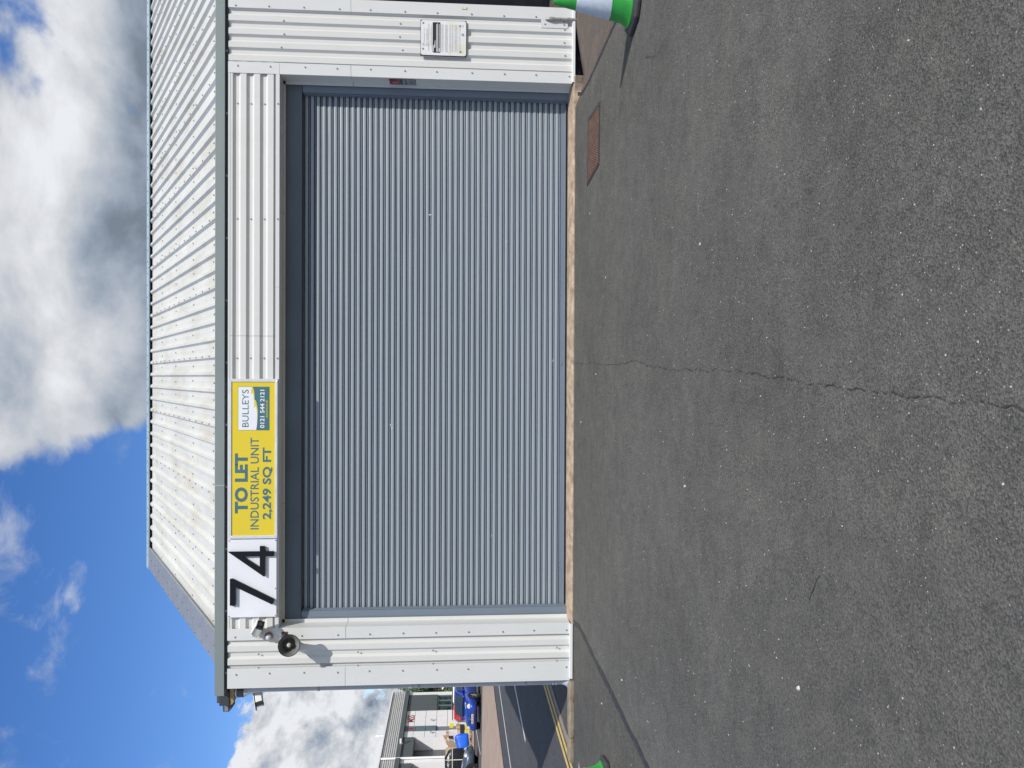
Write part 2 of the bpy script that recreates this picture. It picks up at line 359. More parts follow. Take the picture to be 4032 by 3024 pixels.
rp.build('brown_forecourt', 'asph_r', kind='structure')
sheet('neighbour_floor', [(5.03, .02), (60, .02), (60, 14), (5.03, 14)], 0, 'asph_r', kind='structure')
road = sheet('road', [(-12.45, -80), (-5.6, -80), (-5.6, 200), (-12.45, 200)], .0, 'asph_road', kind='structure')
def zfar(x, y): return .01 + max(0, -x-12.45)*.0295
sheet('car_park', [(-80, -80), (-12.45, -80), (-12.45, 200), (-80, 200)], 0, 'asph_far', None, zfar, kind='structure')
sheet('far_apron', [(-12.46, -60), (-12.46, 33), (-15.9, 29.7), (-19.4, 28.1), (-40, 20), (-70, 0), (-70, -60)], 0, 'pave', None, lambda x, y: zfar(x, y)+.006, kind='structure')
sheet('far_footway', [(-22.2, 37.2), (-21.2, 60), (-25.98, 60), (-25.98, 20), (-25.2, 33)], 0, 'pave', None, lambda x, y: zfar(x, y)+.05, kind='structure')
# painted lines
def line(poly, mat, name, label=None, z=.004, zf=None): return sheet(name, poly, z, mat, road, zf)
for x in (-5.54, -5.375): line([(x, -60), (x+.095, -60), (x+.095, 120), (x, 120)], 'ypaint', 'yellow_line')
line([(-11.07, -60), (-10.95, -60), (-10.95, 120), (-11.07, 120)], 'wpaint', 'white_edge_line')
for k in range(-6, 14): line([(-8.23, 6.85+6*k), (-8.12, 6.85+6*k), (-8.12, 10.85+6*k), (-8.23, 10.85+6*k)], 'wpaint', 'centre_dash')
line([(-4.94, -.58), (-5.6, -.52), (-5.6, -.86), (-5.25, -.84)], 'wpaint', 'painted_wedge', z=.005)
for k in range(5):
    line([(-19.6-1.0*k*2.6, 29.5+k*.2), (-19.5-1.0*k*2.6, 29.5+k*.2), (-21.6-k*2.6, 38), (-21.7-k*2.6, 38)], 'wpaint', 'bay_line', zf=lambda x, y: zfar(x, y)+.008)
# edging channel beside the yellow lines
chn = MB()
for k in range(16):
    y = .09+k*.92; chn.box(-5.20+.0, -5.07, y, y+.905, -.03, .012)
chn.build('edging_strip', 'channel', kind='structure')

# kerb return in line with the front wall
kb = thing('kerb_return', (-4.6, -.05, 0), 'mossy concrete kerb continuing the wall line to the road edge', 'kerb')
for (x0, x1) in ((-4.86, -4.10), (-5.20, -4.872)):
    mb = MB(); n = 9
    prof = [(-.115, -.03), (-.115, .045), (-.10, .062), (.05, .066), (.05, -.03)]
    pv = []
    for i in range(n):
        x = x0+(x1-x0)*i/(n-1); e = .018 if i in (0, n-1) else 0
        pv.append([(x, p+random.uniform(-.006, .006)+(e*.3 if p < -.1 else 0), q+(random.uniform(-.005, .004) if q > 0 else 0)-(e*.5 if q > 0 else 0)) for p, q in prof])
    o = len(mb.v); m = len(prof)
    for r_ in pv: mb.v += [Vector(p) for p in r_]
    for i in range(n-1):
        for k in range(m): a = i*m+k; b = i*m+(k+1) % m; mb.f.append((a, b, b+m, a+m))
    mb.f.append(tuple(range(m))); mb.f.append(tuple(range((n-1)*m, n*m)))
    mb.build('kerb_stone', 'kerb', kb)
ORG = Vector((0, 0, 0))

# seams and cracks in the asphalt
def ribbon(name, pts, w, mat, z=.005, jit=.012, parent=None, seed=1, step=.06, lo=.35):
    rnd = random.Random(seed); P = []
    for (a, b) in zip(pts[:-1], pts[1:]):
        a = Vector((*a, 0)); b = Vector((*b, 0)); n = max(2, int((b-a).length/step))
        P += [a.lerp(b, i/n) for i in range(n)]
    P.append(Vector((*pts[-1], 0))); mb = MB(); off = 0
    for i, p in enumerate(P):
        t = (P[min(i+1, len(P)-1)]-P[max(i-1, 0)]).normalized(); nrm = Vector((-t.y, t.x, 0)); off = off*.8+rnd.uniform(-jit, jit)
        ww = w*max(.02, rnd.uniform(lo, 1.35))/2
        for sgn in (-1, 1): q = p+nrm*(off+sgn*ww); mb.v.append(Vector((q.x, q.y, z)))
    for i in range(len(P)-1): a = 2*i; mb.f.append((a, a+1, a+3, a+2))
    return mb.build(name, mat, parent, kind='structure')
ribbon('tar_seam', [(-3.30, -.12), (-3.22, -.5), (-3.22, -1.2), (-3.26, -4.1), (-3.3, -9)], .070, 'tar', .004, .007, seed=2, step=.10, lo=.7)
ribbon('tar_seam', [(3.80, -.24), (3.70, -.5), (3.635, -1.0), (3.64, -3), (3.63, -9)], .045, 'tar', .004, .006, seed=3, step=.10, lo=.7)
ribbon('asphalt_crack', [(.205, -.01), (.20, -1.0), (.15, -2.4), (.16, -3.6), (.07, -4.8), (.06, -6.0), (-.03, -7.2), (-.09, -8.6)], .0070, 'crack', .004, .0065, seed=4, step=.016, lo=-.5)
for k, pts in enumerate([[(2.75, -3.9), (2.62, -4.25), (2.66, -4.5)], [(-1.0, -7.0), (-.86, -7.1)]]):
    ribbon('asphalt_crack', pts, .005, 'crack', .004, .008, seed=20+k, step=.03)

# ================================================================== THE UNIT
unit = thing('industrial_unit', (.46, 0, 0), 'white corrugated industrial unit with slate roller shutter, ribbed roof and grey gutter', 'building')
XL, XR = -4.105, 5.03; DL, DR = -3.315, 4.01; ZT = 4.605; ZH = 3.94
# --- ribbed wall sheets
def ribs(a0, a1, crest0, pitch=.1755, flip=1):
    # profile points (a, depth) from a0 to a1; crest0 = one crest's lower edge; crest .07, slopes .03
    pts = []; k = math.floor((a0-crest0)/pitch)-1
    while crest0+k*pitch < a1+pitch:
        c = crest0+k*pitch
        pts += [(c, 0), (c+.072, 0), (c+.102, 1), (c+pitch-.03, 1)]; k += 1
    def at(a):
        for p, q in zip(pts[:-1], pts[1:]):
            if p[0] <= a <= q[0]: t = (a-p[0])/(q[0]-p[0]+1e-9); return p[1]+(q[1]-p[1])*t
        return 0
    return [(a0, at(a0))]+[p for p in pts if a0+.001 < p[0] < a1-.001]+[(a1, at(a1))]
YC, YT = -.020, .010
def wall_sheet(x0, x1, z0, z1, crest0, parent=unit):
    pr = ribs(x0, x1, crest0); poly = [(a, YC+(YT-YC)*d) for a, d in pr]+[(x1, .045), (x0, .045)]
    return MB().prism(poly, XY, z0, z1).build('wall_sheet', 'clad', parent)
wall_sheet(-3.85, -3.46, .05, ZT-.004, -3.62)
wall_sheet(4.15, 4.875, .05, ZT-.004, 4.525)
# header: ribs run level
for x0, x1 in ((DL-.16, .552), (.556, DR+.15)):
    pr = ribs(3.972, 4.592, 4.37); poly = [(YC+(YT-YC)*d, a) for a, d in pr]+[(.045, 4.592), (.045, 3.972)]
    MB().prism(poly, YZ, x0, x1).build('header_sheet', 'clad', unit)
# trims: (x0, x1, joint z)
YF = -.0265
def trim_piece(x0, x1, z0, z1, ret0=0., ret1=0.):
    mb = MB(); mb.box(x0, x1, YF, YF+.004, z0, z1)
    if ret0: mb.box(x0, x0+.004, YF+.004, YF+.004+ret0, z0, z1)
    if ret1: mb.box(x1-.004, x1, YF+.004, YF+.004+ret1, z0, z1)
    return mb.build('corner_trim', 'trim', unit)
for z0, z1 in ((.045, 3.064), (3.068, ZT-.002)):
    trim_piece(XL, -3.84, z0, z1, ret0=.16)
for z0, z1 in ((.045, 3.012), (3.016, ZT-.002)):
    trim_piece(4.866, XR, z0, z1, ret1=.16)
def jamb(x, side, z0, z1, w):            # front leaf + reveal + return strip, one folded flashing
    mb = MB(); t = .004
    xo = x-side*w                         # outer edge of the front leaf (away from the door)
    mb.box(min(x, xo), max(x, xo), YF, YF+t, z0, z1)
    mb.box(min(x, x-side*t), max(x, x-side*t), YF+t, .205, z0, z1)
    mb.box(min(x, x+side*.045), max(x, x+side*.045), .205, .205+t, z0, z1)
    o = mb.build('jamb_flashing', 'trim', unit); return o
for z0, z1 in ((.05, 3.058), (3.063, ZH+.0)): jamb(DL, 1, z0, z1, .155)
for z0, z1 in ((.05, 3.008), (3.013, ZH+.0)): jamb(DR, -1, z0, z1, .148)
for x0, x1 in ((DL-.155, DL), (DR, DR+.148)):
    MB().box(x0, x1, YF, YF+.004, ZH+.003, ZT-.002).build('corner_trim', 'trim', unit)
# head flashing: bottom angle + soffit + drop strip
for x0, x1 in ((DL+.002, -1.702), (-1.698, 1.2), (1.204, DR-.002)):
    mb = MB(); mb.box(x0, x1, YF, YF+.004, ZH, 3.990); mb.box(x0, x1, YF+.004, .205, ZH, ZH+.004); mb.box(x0, x1, .205, .209, ZH-.03, ZH+.004)
    mb.build('head_flashing', 'trim', unit)
MB().box(DL-.15, DR+.14, YF+.003, YF+.007, 4.578, ZT-.003).build('top_angle', 'trim', unit)
# drip flashing along the foot of the piers
for x0, x1 in ((XL+.03, DL-.01), (DR+.012, XR-.035)):
    mb = MB(); mb.prism([(YF-.004, .052), (YF-.030, .044), (YF-.034, .012), (YF-.030, .012), (YF-.024, .038), (.0, .046), (.0, .052)], YZ, x0, x1)
    mb.build('drip_flashing', 'trim', unit)
# black boxes put the shade of the gap under the piers into colour
for x0, x1 in ((XL+.04, DL-.01), (DR+.01, XR-.04)): MB().box(x0, x1, .10, .20, -.14, .06).build('gap_shade', 'black', unit)
# solid core behind the sheets
for x0, x1 in ((XL+.012, DL-.005), (DR+.005, XR-.012)): MB().box(x0, x1, .047, .204, .055, ZT-.006).build('pier_core', 'clad', unit)
MB().box(DL-.004, DR+.004, .047, .203, ZH+.006, ZT-.006).build('header_core', 'clad', unit)
# --- roller shutter
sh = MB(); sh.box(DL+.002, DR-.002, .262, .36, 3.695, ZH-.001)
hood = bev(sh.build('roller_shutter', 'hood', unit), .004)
hood['label'] = 'slate grey roller shutter with curved laths, guides and hood'
MB().box(DL-.02, DR+.02, .47, .50, 0, ZH).build('shutter_backing', 'black', hood)
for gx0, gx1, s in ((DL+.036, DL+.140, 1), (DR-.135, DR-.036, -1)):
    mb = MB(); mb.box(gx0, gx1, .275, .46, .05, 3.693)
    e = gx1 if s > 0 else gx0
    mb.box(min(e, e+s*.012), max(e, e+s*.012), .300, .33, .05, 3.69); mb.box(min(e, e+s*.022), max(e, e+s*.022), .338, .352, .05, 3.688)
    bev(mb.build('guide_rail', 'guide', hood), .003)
PITCHL = .0784
def lath_mesh(L):
    prof = []
    prof += [(.380, -.0030), (.3665, -.0055), (.3635, -.013), (.3620, -.023), (.3618, -.033), (.3630, -.041), (.3660, -.0470), (.374, -.0500)]   # main face, flat with a rolled lower edge
    prof += [(.430, -.0510), (.430, -.0615), (.376, -.0622), (.3690, -.0640), (.3675, -.0672), (.3695, -.0705), (.377, -.0720), (.430, -.0728), (.430, -.0784)]
    mb = MB(); m = len(prof); NX = 18; xa, xb = DL+.125, DR-.12; rl = random.Random(L); ph = [rl.uniform(0, 6.3) for _ in range(4)]; am = rl.uniform(.3, 1.)
    for i in range(NX+1):
        u = i/NX; x = xa+(xb-xa)*u; e = math.sin(math.pi*u)
        by = (.0011*math.sin(2.2*u*6+ph[0])+.0007*math.sin(7*u*6+ph[1]))*am*e; bz = (.0009*math.sin(1.7*u*6+ph[2])-.0006)*am*e; tw = (.012*math.sin(3.1*u*6+ph[3])+.006*math.sin(9*u*6+ph[1]))*am
        for y, z in prof: mb.v.append(Vector((x, y+by+tw*(z+.028), z+bz)))
    for i in range(NX):
        for k in range(m-1): mb.f.append((i*m+k, i*m+k+1, (i+1)*m+k+1, (i+1)*m+k))
    return mb
global_org = ORG.copy(); ORG = Vector((0, 0, 0)); lmes = []
for q_ in range(8):
    lm = lath_mesh(q_); lme = bpy.data.meshes.new('lath'); lme.from_pydata([tuple(p) for p in lm.v], [], lm.f); lme.update()
    for p in lme.polygons: p.use_smooth = True
    try: lme.set_sharp_from_angle(angle=R(38))
    except Exception: pass
    lme.materials.append(M['shut']); lmes.append(lme)
ORG = global_org
nl = 46; ztop = .152+nl*PITCHL
for k in range(nl):
    o = link('lath', random.choice(lmes), hood); o.location = (-ORG.x, random.uniform(-.0012, .0012), ztop-k*PITCHL)
    o.rotation_euler = (0, 0, 0)
mb = MB(); mb.prism([(.362, .150), (.362, .098), (.330, .094), (.330, .086), (.400, .086), (.400, .150)], YZ, DL+.145, DR-.14); mb.build('bottom_bar', 'guide', hood)
mb = MB(); mb.box(DL+.145, DR-.14, .350, .395, .055, .0855); mb.build('bottom_seal', 'rubber', hood)
# lock tab on the bottom bar and small scuffs
MB().box(.20, .235, .352, .361, .128, .140).build('lock_tab', 'galv', hood)
for x, z, w, h in ((2.26, 1.955, .012, .03), (-.66, 2.50, .03, .008), (-.69, 2.475, .012, .02), (.24, .245, .03, .006), (-2.2, 1.1, .02, .006), (1.9, .9, .03, .005)): MB().box(x, x+w, .3585, .3600, z, z+h).build('scuff_mark', 'white', hood)
# --- threshold: sloped strip of pinkish concrete
hood.location.y -= .045
mb = MB(); n = 90; rows = []; rnd = random.Random(5)
prev = 0
for i in range(n+1):
    x = DL-.02+(DR-DL+.10)*i/n; prev = prev*.7+rnd.uniform(-.008, .008); yb = -.012+prev
    if x > DR-.05: yb -= .10*(min(1, (x-DR+.05)/.12))
    if x < DL+.03: yb -= .02
    rows.append([(x, yb+.004, -.145), (x, yb, .012+rnd.uniform(-.004, .004)), (x, yb+.02, .026+rnd.uniform(-.004, .004)), (x, .12+prev, .045), (x, .26, .056), (x, .50, .056), (x, .50, -.145)])
m = len(rows[0])
for r_ in rows: mb.v += [Vector(p) for p in r_]
for i in range(n):
    for k in range(m): a = i*m+k; b = i*m+(k+1) % m; mb.f.append((a, b, b+m, a+m))
mb.f.append(tuple(range(m))); mb.f.append(tuple(range(n*m, (n+1)*m)))
mb.build('threshold', 'conc', unit)
# --- gutter: open trough with a deep front face, three lengths
for x0, x1 in ((-4.19, -1.416), (-1.412, 4.885), (4.889, 13.0)):
    mb = MB(); mb.prism([(-.046, 4.640), (-.046, 4.758), (-.034, 4.764), (-.029, 4.759), (-.041, 4.752), (-.041, 4.644), (.30, 4.644), (.30, 4.74), (.305, 4.74), (.305, 4.640)], YZ, x0, x1)
    mb.build('gutter', 'fascia', unit)
MB().box(-4.188, -4.180, -.040, .29, 4.646, 4.75).build('gutter_end', 'fascia', unit)
MB().box(-4.10, 13, -.006, .04, ZT-.004, 4.6395).build('shadow_strip', 'soffit', unit)  # recessed strip coloured dark for the shadow line under the gutter
# --- roof
TS = .5458; Y0, Z0 = 1.169, 5.128; YR, ZR = 7.16, 5.128+(7.16-1.169)*.5458
sl = math.atan(TS); NV = Vector((0, -math.sin(sl), math.cos(sl))); AL = Vector((0, math.cos(sl), math.sin(sl)))
def onroof(x, y, h): p = Vector((x, y, Z0+(y-Y0)*TS)); return p + NV*h
RP = .2575
def roof_sheet(x0, side):                 # four pitches wide; ribs proud
    pr = []
    for k in range(4):
        c = x0+k*RP
        pr += [(c-.052, -.066), (c-.021, -.022), (c+.021, -.022), (c+.052, -.066)]
        pr += [(c+.110, -.066), (c+.128, -.0645), (c+.142, -.0645), (c+.160, -.066)]
    pr.append((x0+4*RP-.052, -.066))
    mb = MB(); ys_ = [.31, 7.02]
    for y in ys_:
        for a, h in pr: mb.v.append(onroof(a, y, h))
        for a, h in reversed(pr): mb.v.append(onroof(a, y, h-.006))
    m = 2*len(pr)
    for k in range(m): mb.f.append((k, (k+1) % m, m+(k+1) % m, m+k))
    mb.f.append(tuple(range(m))); mb.f.append(tuple(range(m, 2*m)))
    if side:
        mb.v = [Vector((p.x, 2*YR-p.y, p.z)) for p in mb.v]
    return mb.build('roof_sheet', 'roof', unit)
X0R = .066-RP*15.
sheets_x = [X0R+k*4*RP for k in range(17)]
for s in (0, 1):
    for x in sheets_x: roof_sheet(x, s)
# black strip painting the shade under the cap, and ridge cap
for s in (1, -1):
    f = lambda p: p if s > 0 else Vector((p.x, 2*YR-p.y, p.z))
    mb = MB(); vs = [f(onroof(x, y, h)) for x in (-4.0, 13.2) for y, h in ((6.98, -.07), (6.98, .004), (7.03, .004), (7.03, -.07))]
    mb.add(vs, [(0, 1, 5, 4), (1, 2, 6, 5), (2, 3, 7, 6), (3, 0, 4, 7), (0, 1, 2, 3), (4, 5, 6, 7)]); mb.build('ridge_gap_shade', 'black', unit)
    for xa, xb in ((-4.19, -1.2), (-1.19, 2.4), (2.41, 6.0), (6.01, 9.6), (9.61, 13.2)):
        mb = MB(); vs = [f(onroof(x, y, h)) for x in (xa, xb) for y, h in ((6.93, -.010), (6.925, .012), (7.155, .020), (7.155, .012), (6.935, .004))]
        mb.add(vs, [(i, (i+1) % 5, 5+(i+1) % 5, 5+i) for i in range(5)]+[(0, 1, 2, 3, 4), (5, 6, 7, 8, 9)]); mb.build('ridge_cap', 'cap', unit)
# verge trim panels, front slope, with a turned-down outer lip
for ya, yb in ((.30, 3.02), (3.03, 5.78), (5.79, 7.12)):
    mb = MB(); pr = [(-4.17, -.10), (-4.17, .002), (-3.735, .002), (-3.72, -.022), (-3.716, -.020), (-3.733, .007), (-4.175, .007), (-4.175, -.10)]
    for y in (ya, yb):
        for a, h in pr: mb.v.append(onroof(a, y, h))
    m = len(pr)
    for k in range(m): mb.f.append((k, (k+1) % m, m+(k+1) % m, m+k))
    mb.f.append(tuple(range(m))); mb.f.append(tuple(range(m, 2*m)))
    mb.build('verge_trim', 'verge', unit)
    mb2 = MB(); mb2.v = [Vector((p.x, 2*YR-p.y, p.z)) for p in mb.v]; mb2.f = list(mb.f); mb2.build('verge_trim', 'verge', unit)
# side and rear walls
def gable(x0, x1):
    mb = MB(); poly = [(.252, -.1), (14.1, -.1), (14.1, 4.45), (YR, ZR-.12), (.252, 4.45)]
    return mb.prism(poly, YZ, x0, x1)
gable(XL+.035, XL+.20).build('side_wall', 'clad', unit)
mb = MB()
for k in range(79):
    y = .18+k*.1755; zt = 4.4+min(max(0, y-.25), 14.07-y)*TS*.96
    mb.add([(XL+.034, y, .05), (XL+.012, y+.03, .05), (XL+.012, y+.10, .05), (XL+.034, y+.13, .05), (XL+.034, y, zt), (XL+.012, y+.03, zt), (XL+.012, y+.10, zt), (XL+.034, y+.13, zt)], [(0, 1, 5, 4), (1, 2, 6, 5), (2, 3, 7, 6), (4, 5, 6, 7)])
mb.build('side_ribs', 'clad', unit)
MB().box(XL+.2, 13, 14.0, 14.1, -.1, 4.45).build('rear_wall', 'clad', unit)
# right-hand neighbour bay: recessed dark opening under the same roof
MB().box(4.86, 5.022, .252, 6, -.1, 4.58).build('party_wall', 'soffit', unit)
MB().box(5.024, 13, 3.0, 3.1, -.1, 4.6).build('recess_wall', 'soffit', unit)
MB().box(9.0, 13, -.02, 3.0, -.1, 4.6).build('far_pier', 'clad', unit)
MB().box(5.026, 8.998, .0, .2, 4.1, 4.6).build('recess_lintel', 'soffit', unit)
mb = MB()
mb.box(4.99, 5.026, YF+.17, YF+.23, .03, 4.5); mb.build('corner_return', 'verge', unit)
# patch plate on the right pier
MB().box(4.752, 4.864, YF-.001, YF+.003, .11, .475).build('patch_plate', 'trim', unit)
# --- screws
sc = MB()
def screw(mb, p, n=(0, -1, 0), r=.0085, h=.011):
    mb.lathe([(0, h*.0), (r*1.5, 0), (r*1.5, .003), (r, .003), (r*.9, h), (0, h)], p, n, 6)
for z in [.10+.44*k for k in range(11)]:
    for x in (-3.92, 4.895): screw(sc, (x+random.uniform(-.006, .006), YF, min(z+random.uniform(-.02, .02), 4.56)))
    for x in (-3.42, 4.105): screw(sc, (x+random.uniform(-.006, .006), YF, min(z+random.uniform(-.02, .02), 4.56)))
for z in (.22, 1.9, 2.9, 4.2):
    for x in (-3.66, -3.84): screw(sc, (x, YT if False else YC, z))
for z in (.15, 2.35, 3.9):
    for k in range(3): screw(sc, (4.385+k*.1755-(.0 if z != 3.9 else .02), YC, z+random.uniform(-.02, .02)))
for x in (-3.1, 3.62, .26, 2.1):
    for z in (4.49, 4.315, 4.14, 3.962): screw(sc, (x, YT if z > 4 else YF, z))
x = -3.9
while x < 12.5: screw(sc, (x, -.006, 4.622), (0, -1, 0), .011, .012); x += .82
for x, z in ((4.80, .16), (4.80, .42), (4.84, .16)): screw(sc, (x, YF, z))
sc.build('wall_screws', 'screw', unit, kind='stuff')
sr = MB()
for x in sheets_x[:-1]:
    y = .7
    while y < 6.9: screw(sr, onroof(x, y, -.022), NV, .011, .014); y += .45
    for yy in (1.5, 2.9, 4.35, 5.75):
        for k in range(4):
            screw(sr, onroof(x+(k+.5)*RP+random.uniform(-.02, .02), yy+random.uniform(-.03, .03), -.066), NV, .012, .015)
y = .6
while y < 7: screw(sr, onroof(-4.13, y, .007), NV, .014, .014); screw(sr, onroof(-3.92, y+.1, .007), NV, .014, .014); y += .45
for k in range(60): screw(sr, onroof(-3.9+k*.2575*1.0, 7.05, .016), NV, .012, .012)
sr.build('roof_screws', 'screw', unit, kind='stuff')


# ================================================================== THINGS ON THE FRONT WALL
# --- house number board
nb_ = thing('number_board', (-2.64, -.05, 4.27), 'white board with black number 74 above the shutter', 'sign')
bev(MB().box(-3.156, -2.130, -.052, -.0275, 3.962, 4.588).build('panel', 'white', nb_), .002)
def digit(poly, hole=None):
    bm = bmesh.new(); me = bpy.data.meshes.new('digit')
    loops = [poly] + ([hole] if hole else [])
    es = []
    for L in loops:
        vs = [bm.verts.new((x-ORG.x, 0, z-ORG.z)) for x, z in L]
        es += [bm.edges.new((vs[i], vs[(i+1) % len(vs)])) for i in range(len(vs))]
    r = bmesh.ops.triangle_fill(bm, use_beauty=True, use_dissolve=True, edges=es)
    fs = list(bm.faces)
    ex = bmesh.ops.extrude_face_region(bm, geom=fs)
    for v in ex['geom']:
        if isinstance(v, bmesh.types.BMVert): v.co.y = -.022
    bmesh.ops.recalc_face_normals(bm, faces=bm.faces); bm.to_mesh(me); bm.free(); me.materials.append(M['numbk'])
    o = link('digit', me, nb_); o.location = (0, -.068-ORG.y, 0); return o
digit([(-2.990, 4.553), (-2.640, 4.553), (-2.635, 4.520), (-2.915, 3.980), (-2.985, 4.008), (-2.745, 4.483), (-2.990, 4.483)])
digit([(-2.281, 4.580), (-2.281, 4.170), (-2.212, 4.170), (-2.212, 4.106), (-2.281, 4.106), (-2.281, 3.988), (-2.345, 3.988), (-2.345, 4.106), (-2.612, 4.106), (-2.612, 4.120)], [(-2.345, 4.385), (-2.345, 4.170), (-2.490, 4.170)])
for x, z in ((-3.14, 4.575), (-2.146, 4.575), (-3.14, 3.975), (-2.146, 3.975), (-2.78, 3.975)):
    mb = MB(); screw(mb, (x, -.052, z), r=.006, h=.005); mb.build('screw', 'screw', nb_)
# --- to let board
tl = thing('to_let_board', (-1.065, -.05, 4.27), 'yellow TO LET board in white metal frame beside the number board', 'sign')
def fbar(pts): mb = MB(); mb.prism(pts, XZ, -.062, -.0275); return bev(mb.build('frame_bar', 'frame', tl), .004)
x0, x1, z0, z1, fw = -2.118, -.012, 3.950, 4.586, .042
fbar([(x0, z0), (x1, z0), (x1-fw, z0+fw*.8), (x0+fw, z0+fw*.8)]); fbar([(x0, z1), (x0+fw, z1-fw), (x1-fw, z1-fw), (x1, z1)])
fbar([(x0, z0+.001), (x0+fw-.001, z0+fw*.8), (x0+fw-.001, z1-fw), (x0, z1-.001)]); fbar([(x1, z0+.001), (x1, z1-.001), (x1-fw+.001, z1-fw), (x1-fw+.001, z0+fw*.8)])
MB().box(x0+fw-.004, x1-fw+.004, -.052, -.0285, z0+.03, z1-fw+.004).build('panel', 'yellow', tl)
def words(body, xa, xb, za, zb, mat, y=-.0535, bold=0., parent=None, name='lettering'):
    for vs, fs in text_words(body, bold):
        mb = MB(); mb.add([(xa+(xb-xa)*u, y, za+(zb-za)*v) for u, v in vs], fs); mb.build(name, mat, parent or tl)
words('TO LET', -1.784, -.993, 4.333, 4.503, 'teal', bold=.045)
words('INDUSTRIAL UNIT', -1.997, -.786, 4.192, 4.302, 'teal', bold=.008)
words('2,249 SQ FT', -1.865, -.916, 4.014, 4.144, 'teal', bold=.03)
LX0, LX1, LZ0, LZ1 = -.686, -.120, 4.061, 4.457
MB().box(LX0-.004, LX1+.004, -.0532, -.0525, LZ0-.004, LZ1+.004).build('logo_border', 'teal', tl)
MB().box(LX0, LX1, -.0545, -.0537, LZ0, LZ1).build('logo_panel', 'white', tl)
lg = lambda b, a: (LX1-(b-285)/(1360-285)*(LX1-LX0), LZ1-(a-250)/(1020-250)*(LZ1-LZ0))
def flat(pts, mat, y, name): mb = MB(); mb.add([(lg(b, a)[0], y, lg(b, a)[1]) for b, a in pts], [tuple(range(len(pts)))]); return mb.build(name, mat, tl)
flat([(1360, 1020), (1360, 697), (1250, 715), (1100, 727), (950, 733), (850, 730), (760, 720), (690, 705), (640, 690), (616, 672), (600, 655), (450, 648), (380, 638), (320, 625), (287, 605), (285, 605), (285, 1020)], 'teal', -.0553, 'logo_field')
flat([(287, 600), (330, 578), (400, 566), (470, 560), (410, 590), (470, 622), (560, 636), (700, 640), (600, 655), (450, 650), (370, 638), (315, 622)], 'yellow', -.0556, 'logo_swoosh')
flat([(614, 678), (650, 656), (720, 645), (820, 636), (745, 668), (800, 700), (900, 716), (1050, 722), (1200, 716), (1050, 729), (900, 734), (780, 722), (690, 706), (640, 692)], 'yellow', -.0559, 'logo_swoosh')
words('BULLEYS', lg(1285, 0)[0], lg(350, 0)[0], lg(0, 508)[1], lg(0, 345)[1], 'teal', -.0556, .0)
words('0121 544 2121', lg(1310, 0)[0], lg(355, 0)[0], lg(0, 905)[1], lg(0, 795)[1], 'white', -.0563, .02)
words('BULLEYS.CO.UK', lg(1040, 0)[0], lg(610, 0)[0], lg(0, 985)[1], lg(0, 942)[1], 'yellow', -.0563, .01)
# --- parking notice on the right pier
pn = thing('parking_notice', (4.553, -.05, 1.79), 'white parking notice plate with black panel on the right pier', 'sign')
def plate_pts(y, ins):
    r_ = .028; pts = []
    for cx_, cz_, a0 in ((4.788-ins-r_, 2.092-ins-r_, 0), (4.318+ins+r_, 2.092-ins-r_, 90), (4.318+ins+r_, 1.482+ins+r_, 180), (4.788-ins-r_, 1.482+ins+r_, 270)):
        for k in range(5): a = R(a0+k*22.5); pts.append((cx_+r_*math.cos(a), cz_+r_*math.sin(a)))
    return pts
MB().box(4.316, 4.790, -.041, -.022, 1.480, 2.094).build('backing', 'inkd', pn)
MB().prism(plate_pts(0, .004), XZ, -.047, -.0415).build('plate', 'plate', pn)
q = lambda a, b: (4.788-(b-160)/(1500-160)*.470, 2.092-(a-150)/(1935-150)*.610)     # a right, b down in the sideways picture
def nbar(a0, a1, b0, b1, mat, y=-.0478, name='print'): 
    (xa, za), (xb, zb) = q(a0, b0), q(a1, b1); mb = MB(); mb.add([(xa, y, za), (xb, y, za), (xb, y, zb), (xa, y, zb)], [(0, 1, 2, 3)]); return mb.build(name, mat, pn)
pb = []
for cx_, cz_, a0 in ((q(650, 270)[0], q(650, 270)[1], 0), (q(650, 1365)[0], q(650, 1365)[1], 90), (q(890, 1365)[0], q(890, 1365)[1], 180), (q(890, 270)[0], q(890, 270)[1], 270)):
    for k in range(4): a = R(a0+k*30); pb.append((cx_+.011*math.cos(a), cz_+.011*math.sin(a)))
mb = MB(); mb.add([(x, -.0478, z) for x, z in pb], [tuple(range(len(pb)))]); mb.build('black_panel', 'inkd', pn)
for a0, a1, b0, b1 in ((640, 660, 1120, 1360), (688, 720, 1060, 1210), (704, 722, 930, 1060), (765, 785, 310, 1360), (805, 822, 280, 1230), (812, 842, 1230, 1360), (865, 882, 310, 1220), (872, 900, 1220, 1360)): nbar(a0, a1, b0, b1, 'white', -.0484, 'print_line')
pl = MB()
def padd(a0, a1, b0, b1, y=-.0478):
    (xa, za), (xb, zb) = q(a0, b0), q(a1, b1); pl.add([(xa, y, za), (xb, y, za), (xb, y, zb), (xa, y, zb)], [(0, 1, 2, 3)])
rr = random.Random(3)
for a in list(range(955, 1050, 24))+list(range(1105, 1200, 22))+list(range(1275, 1335, 22))+list(range(1365, 1435, 24))+list(range(1480, 1560, 24))+[1600, 1655, 1700]:
    b = 290+rr.uniform(0, 60)
    while b < 1330:
        w = rr.uniform(30, 110); padd(a, a+9, b, min(b+w, 1380)); b += w+14
for a, b0, b1 in ((545, 450, 1150), (572, 340, 1300), (1750, 1290, 1390), (1790, 1310, 1380), (1785, 300, 400), (1810, 305, 405)): padd(a, a+10, b0, b1)
pl.build('small_print', 'ink', pn, kind='stuff')
words('PERCY BUSINESS PARK', q(0, 1160)[0], q(0, 480)[0], q(425, 0)[1], q(378, 0)[1], 'ink', -.0479, .01, pn)
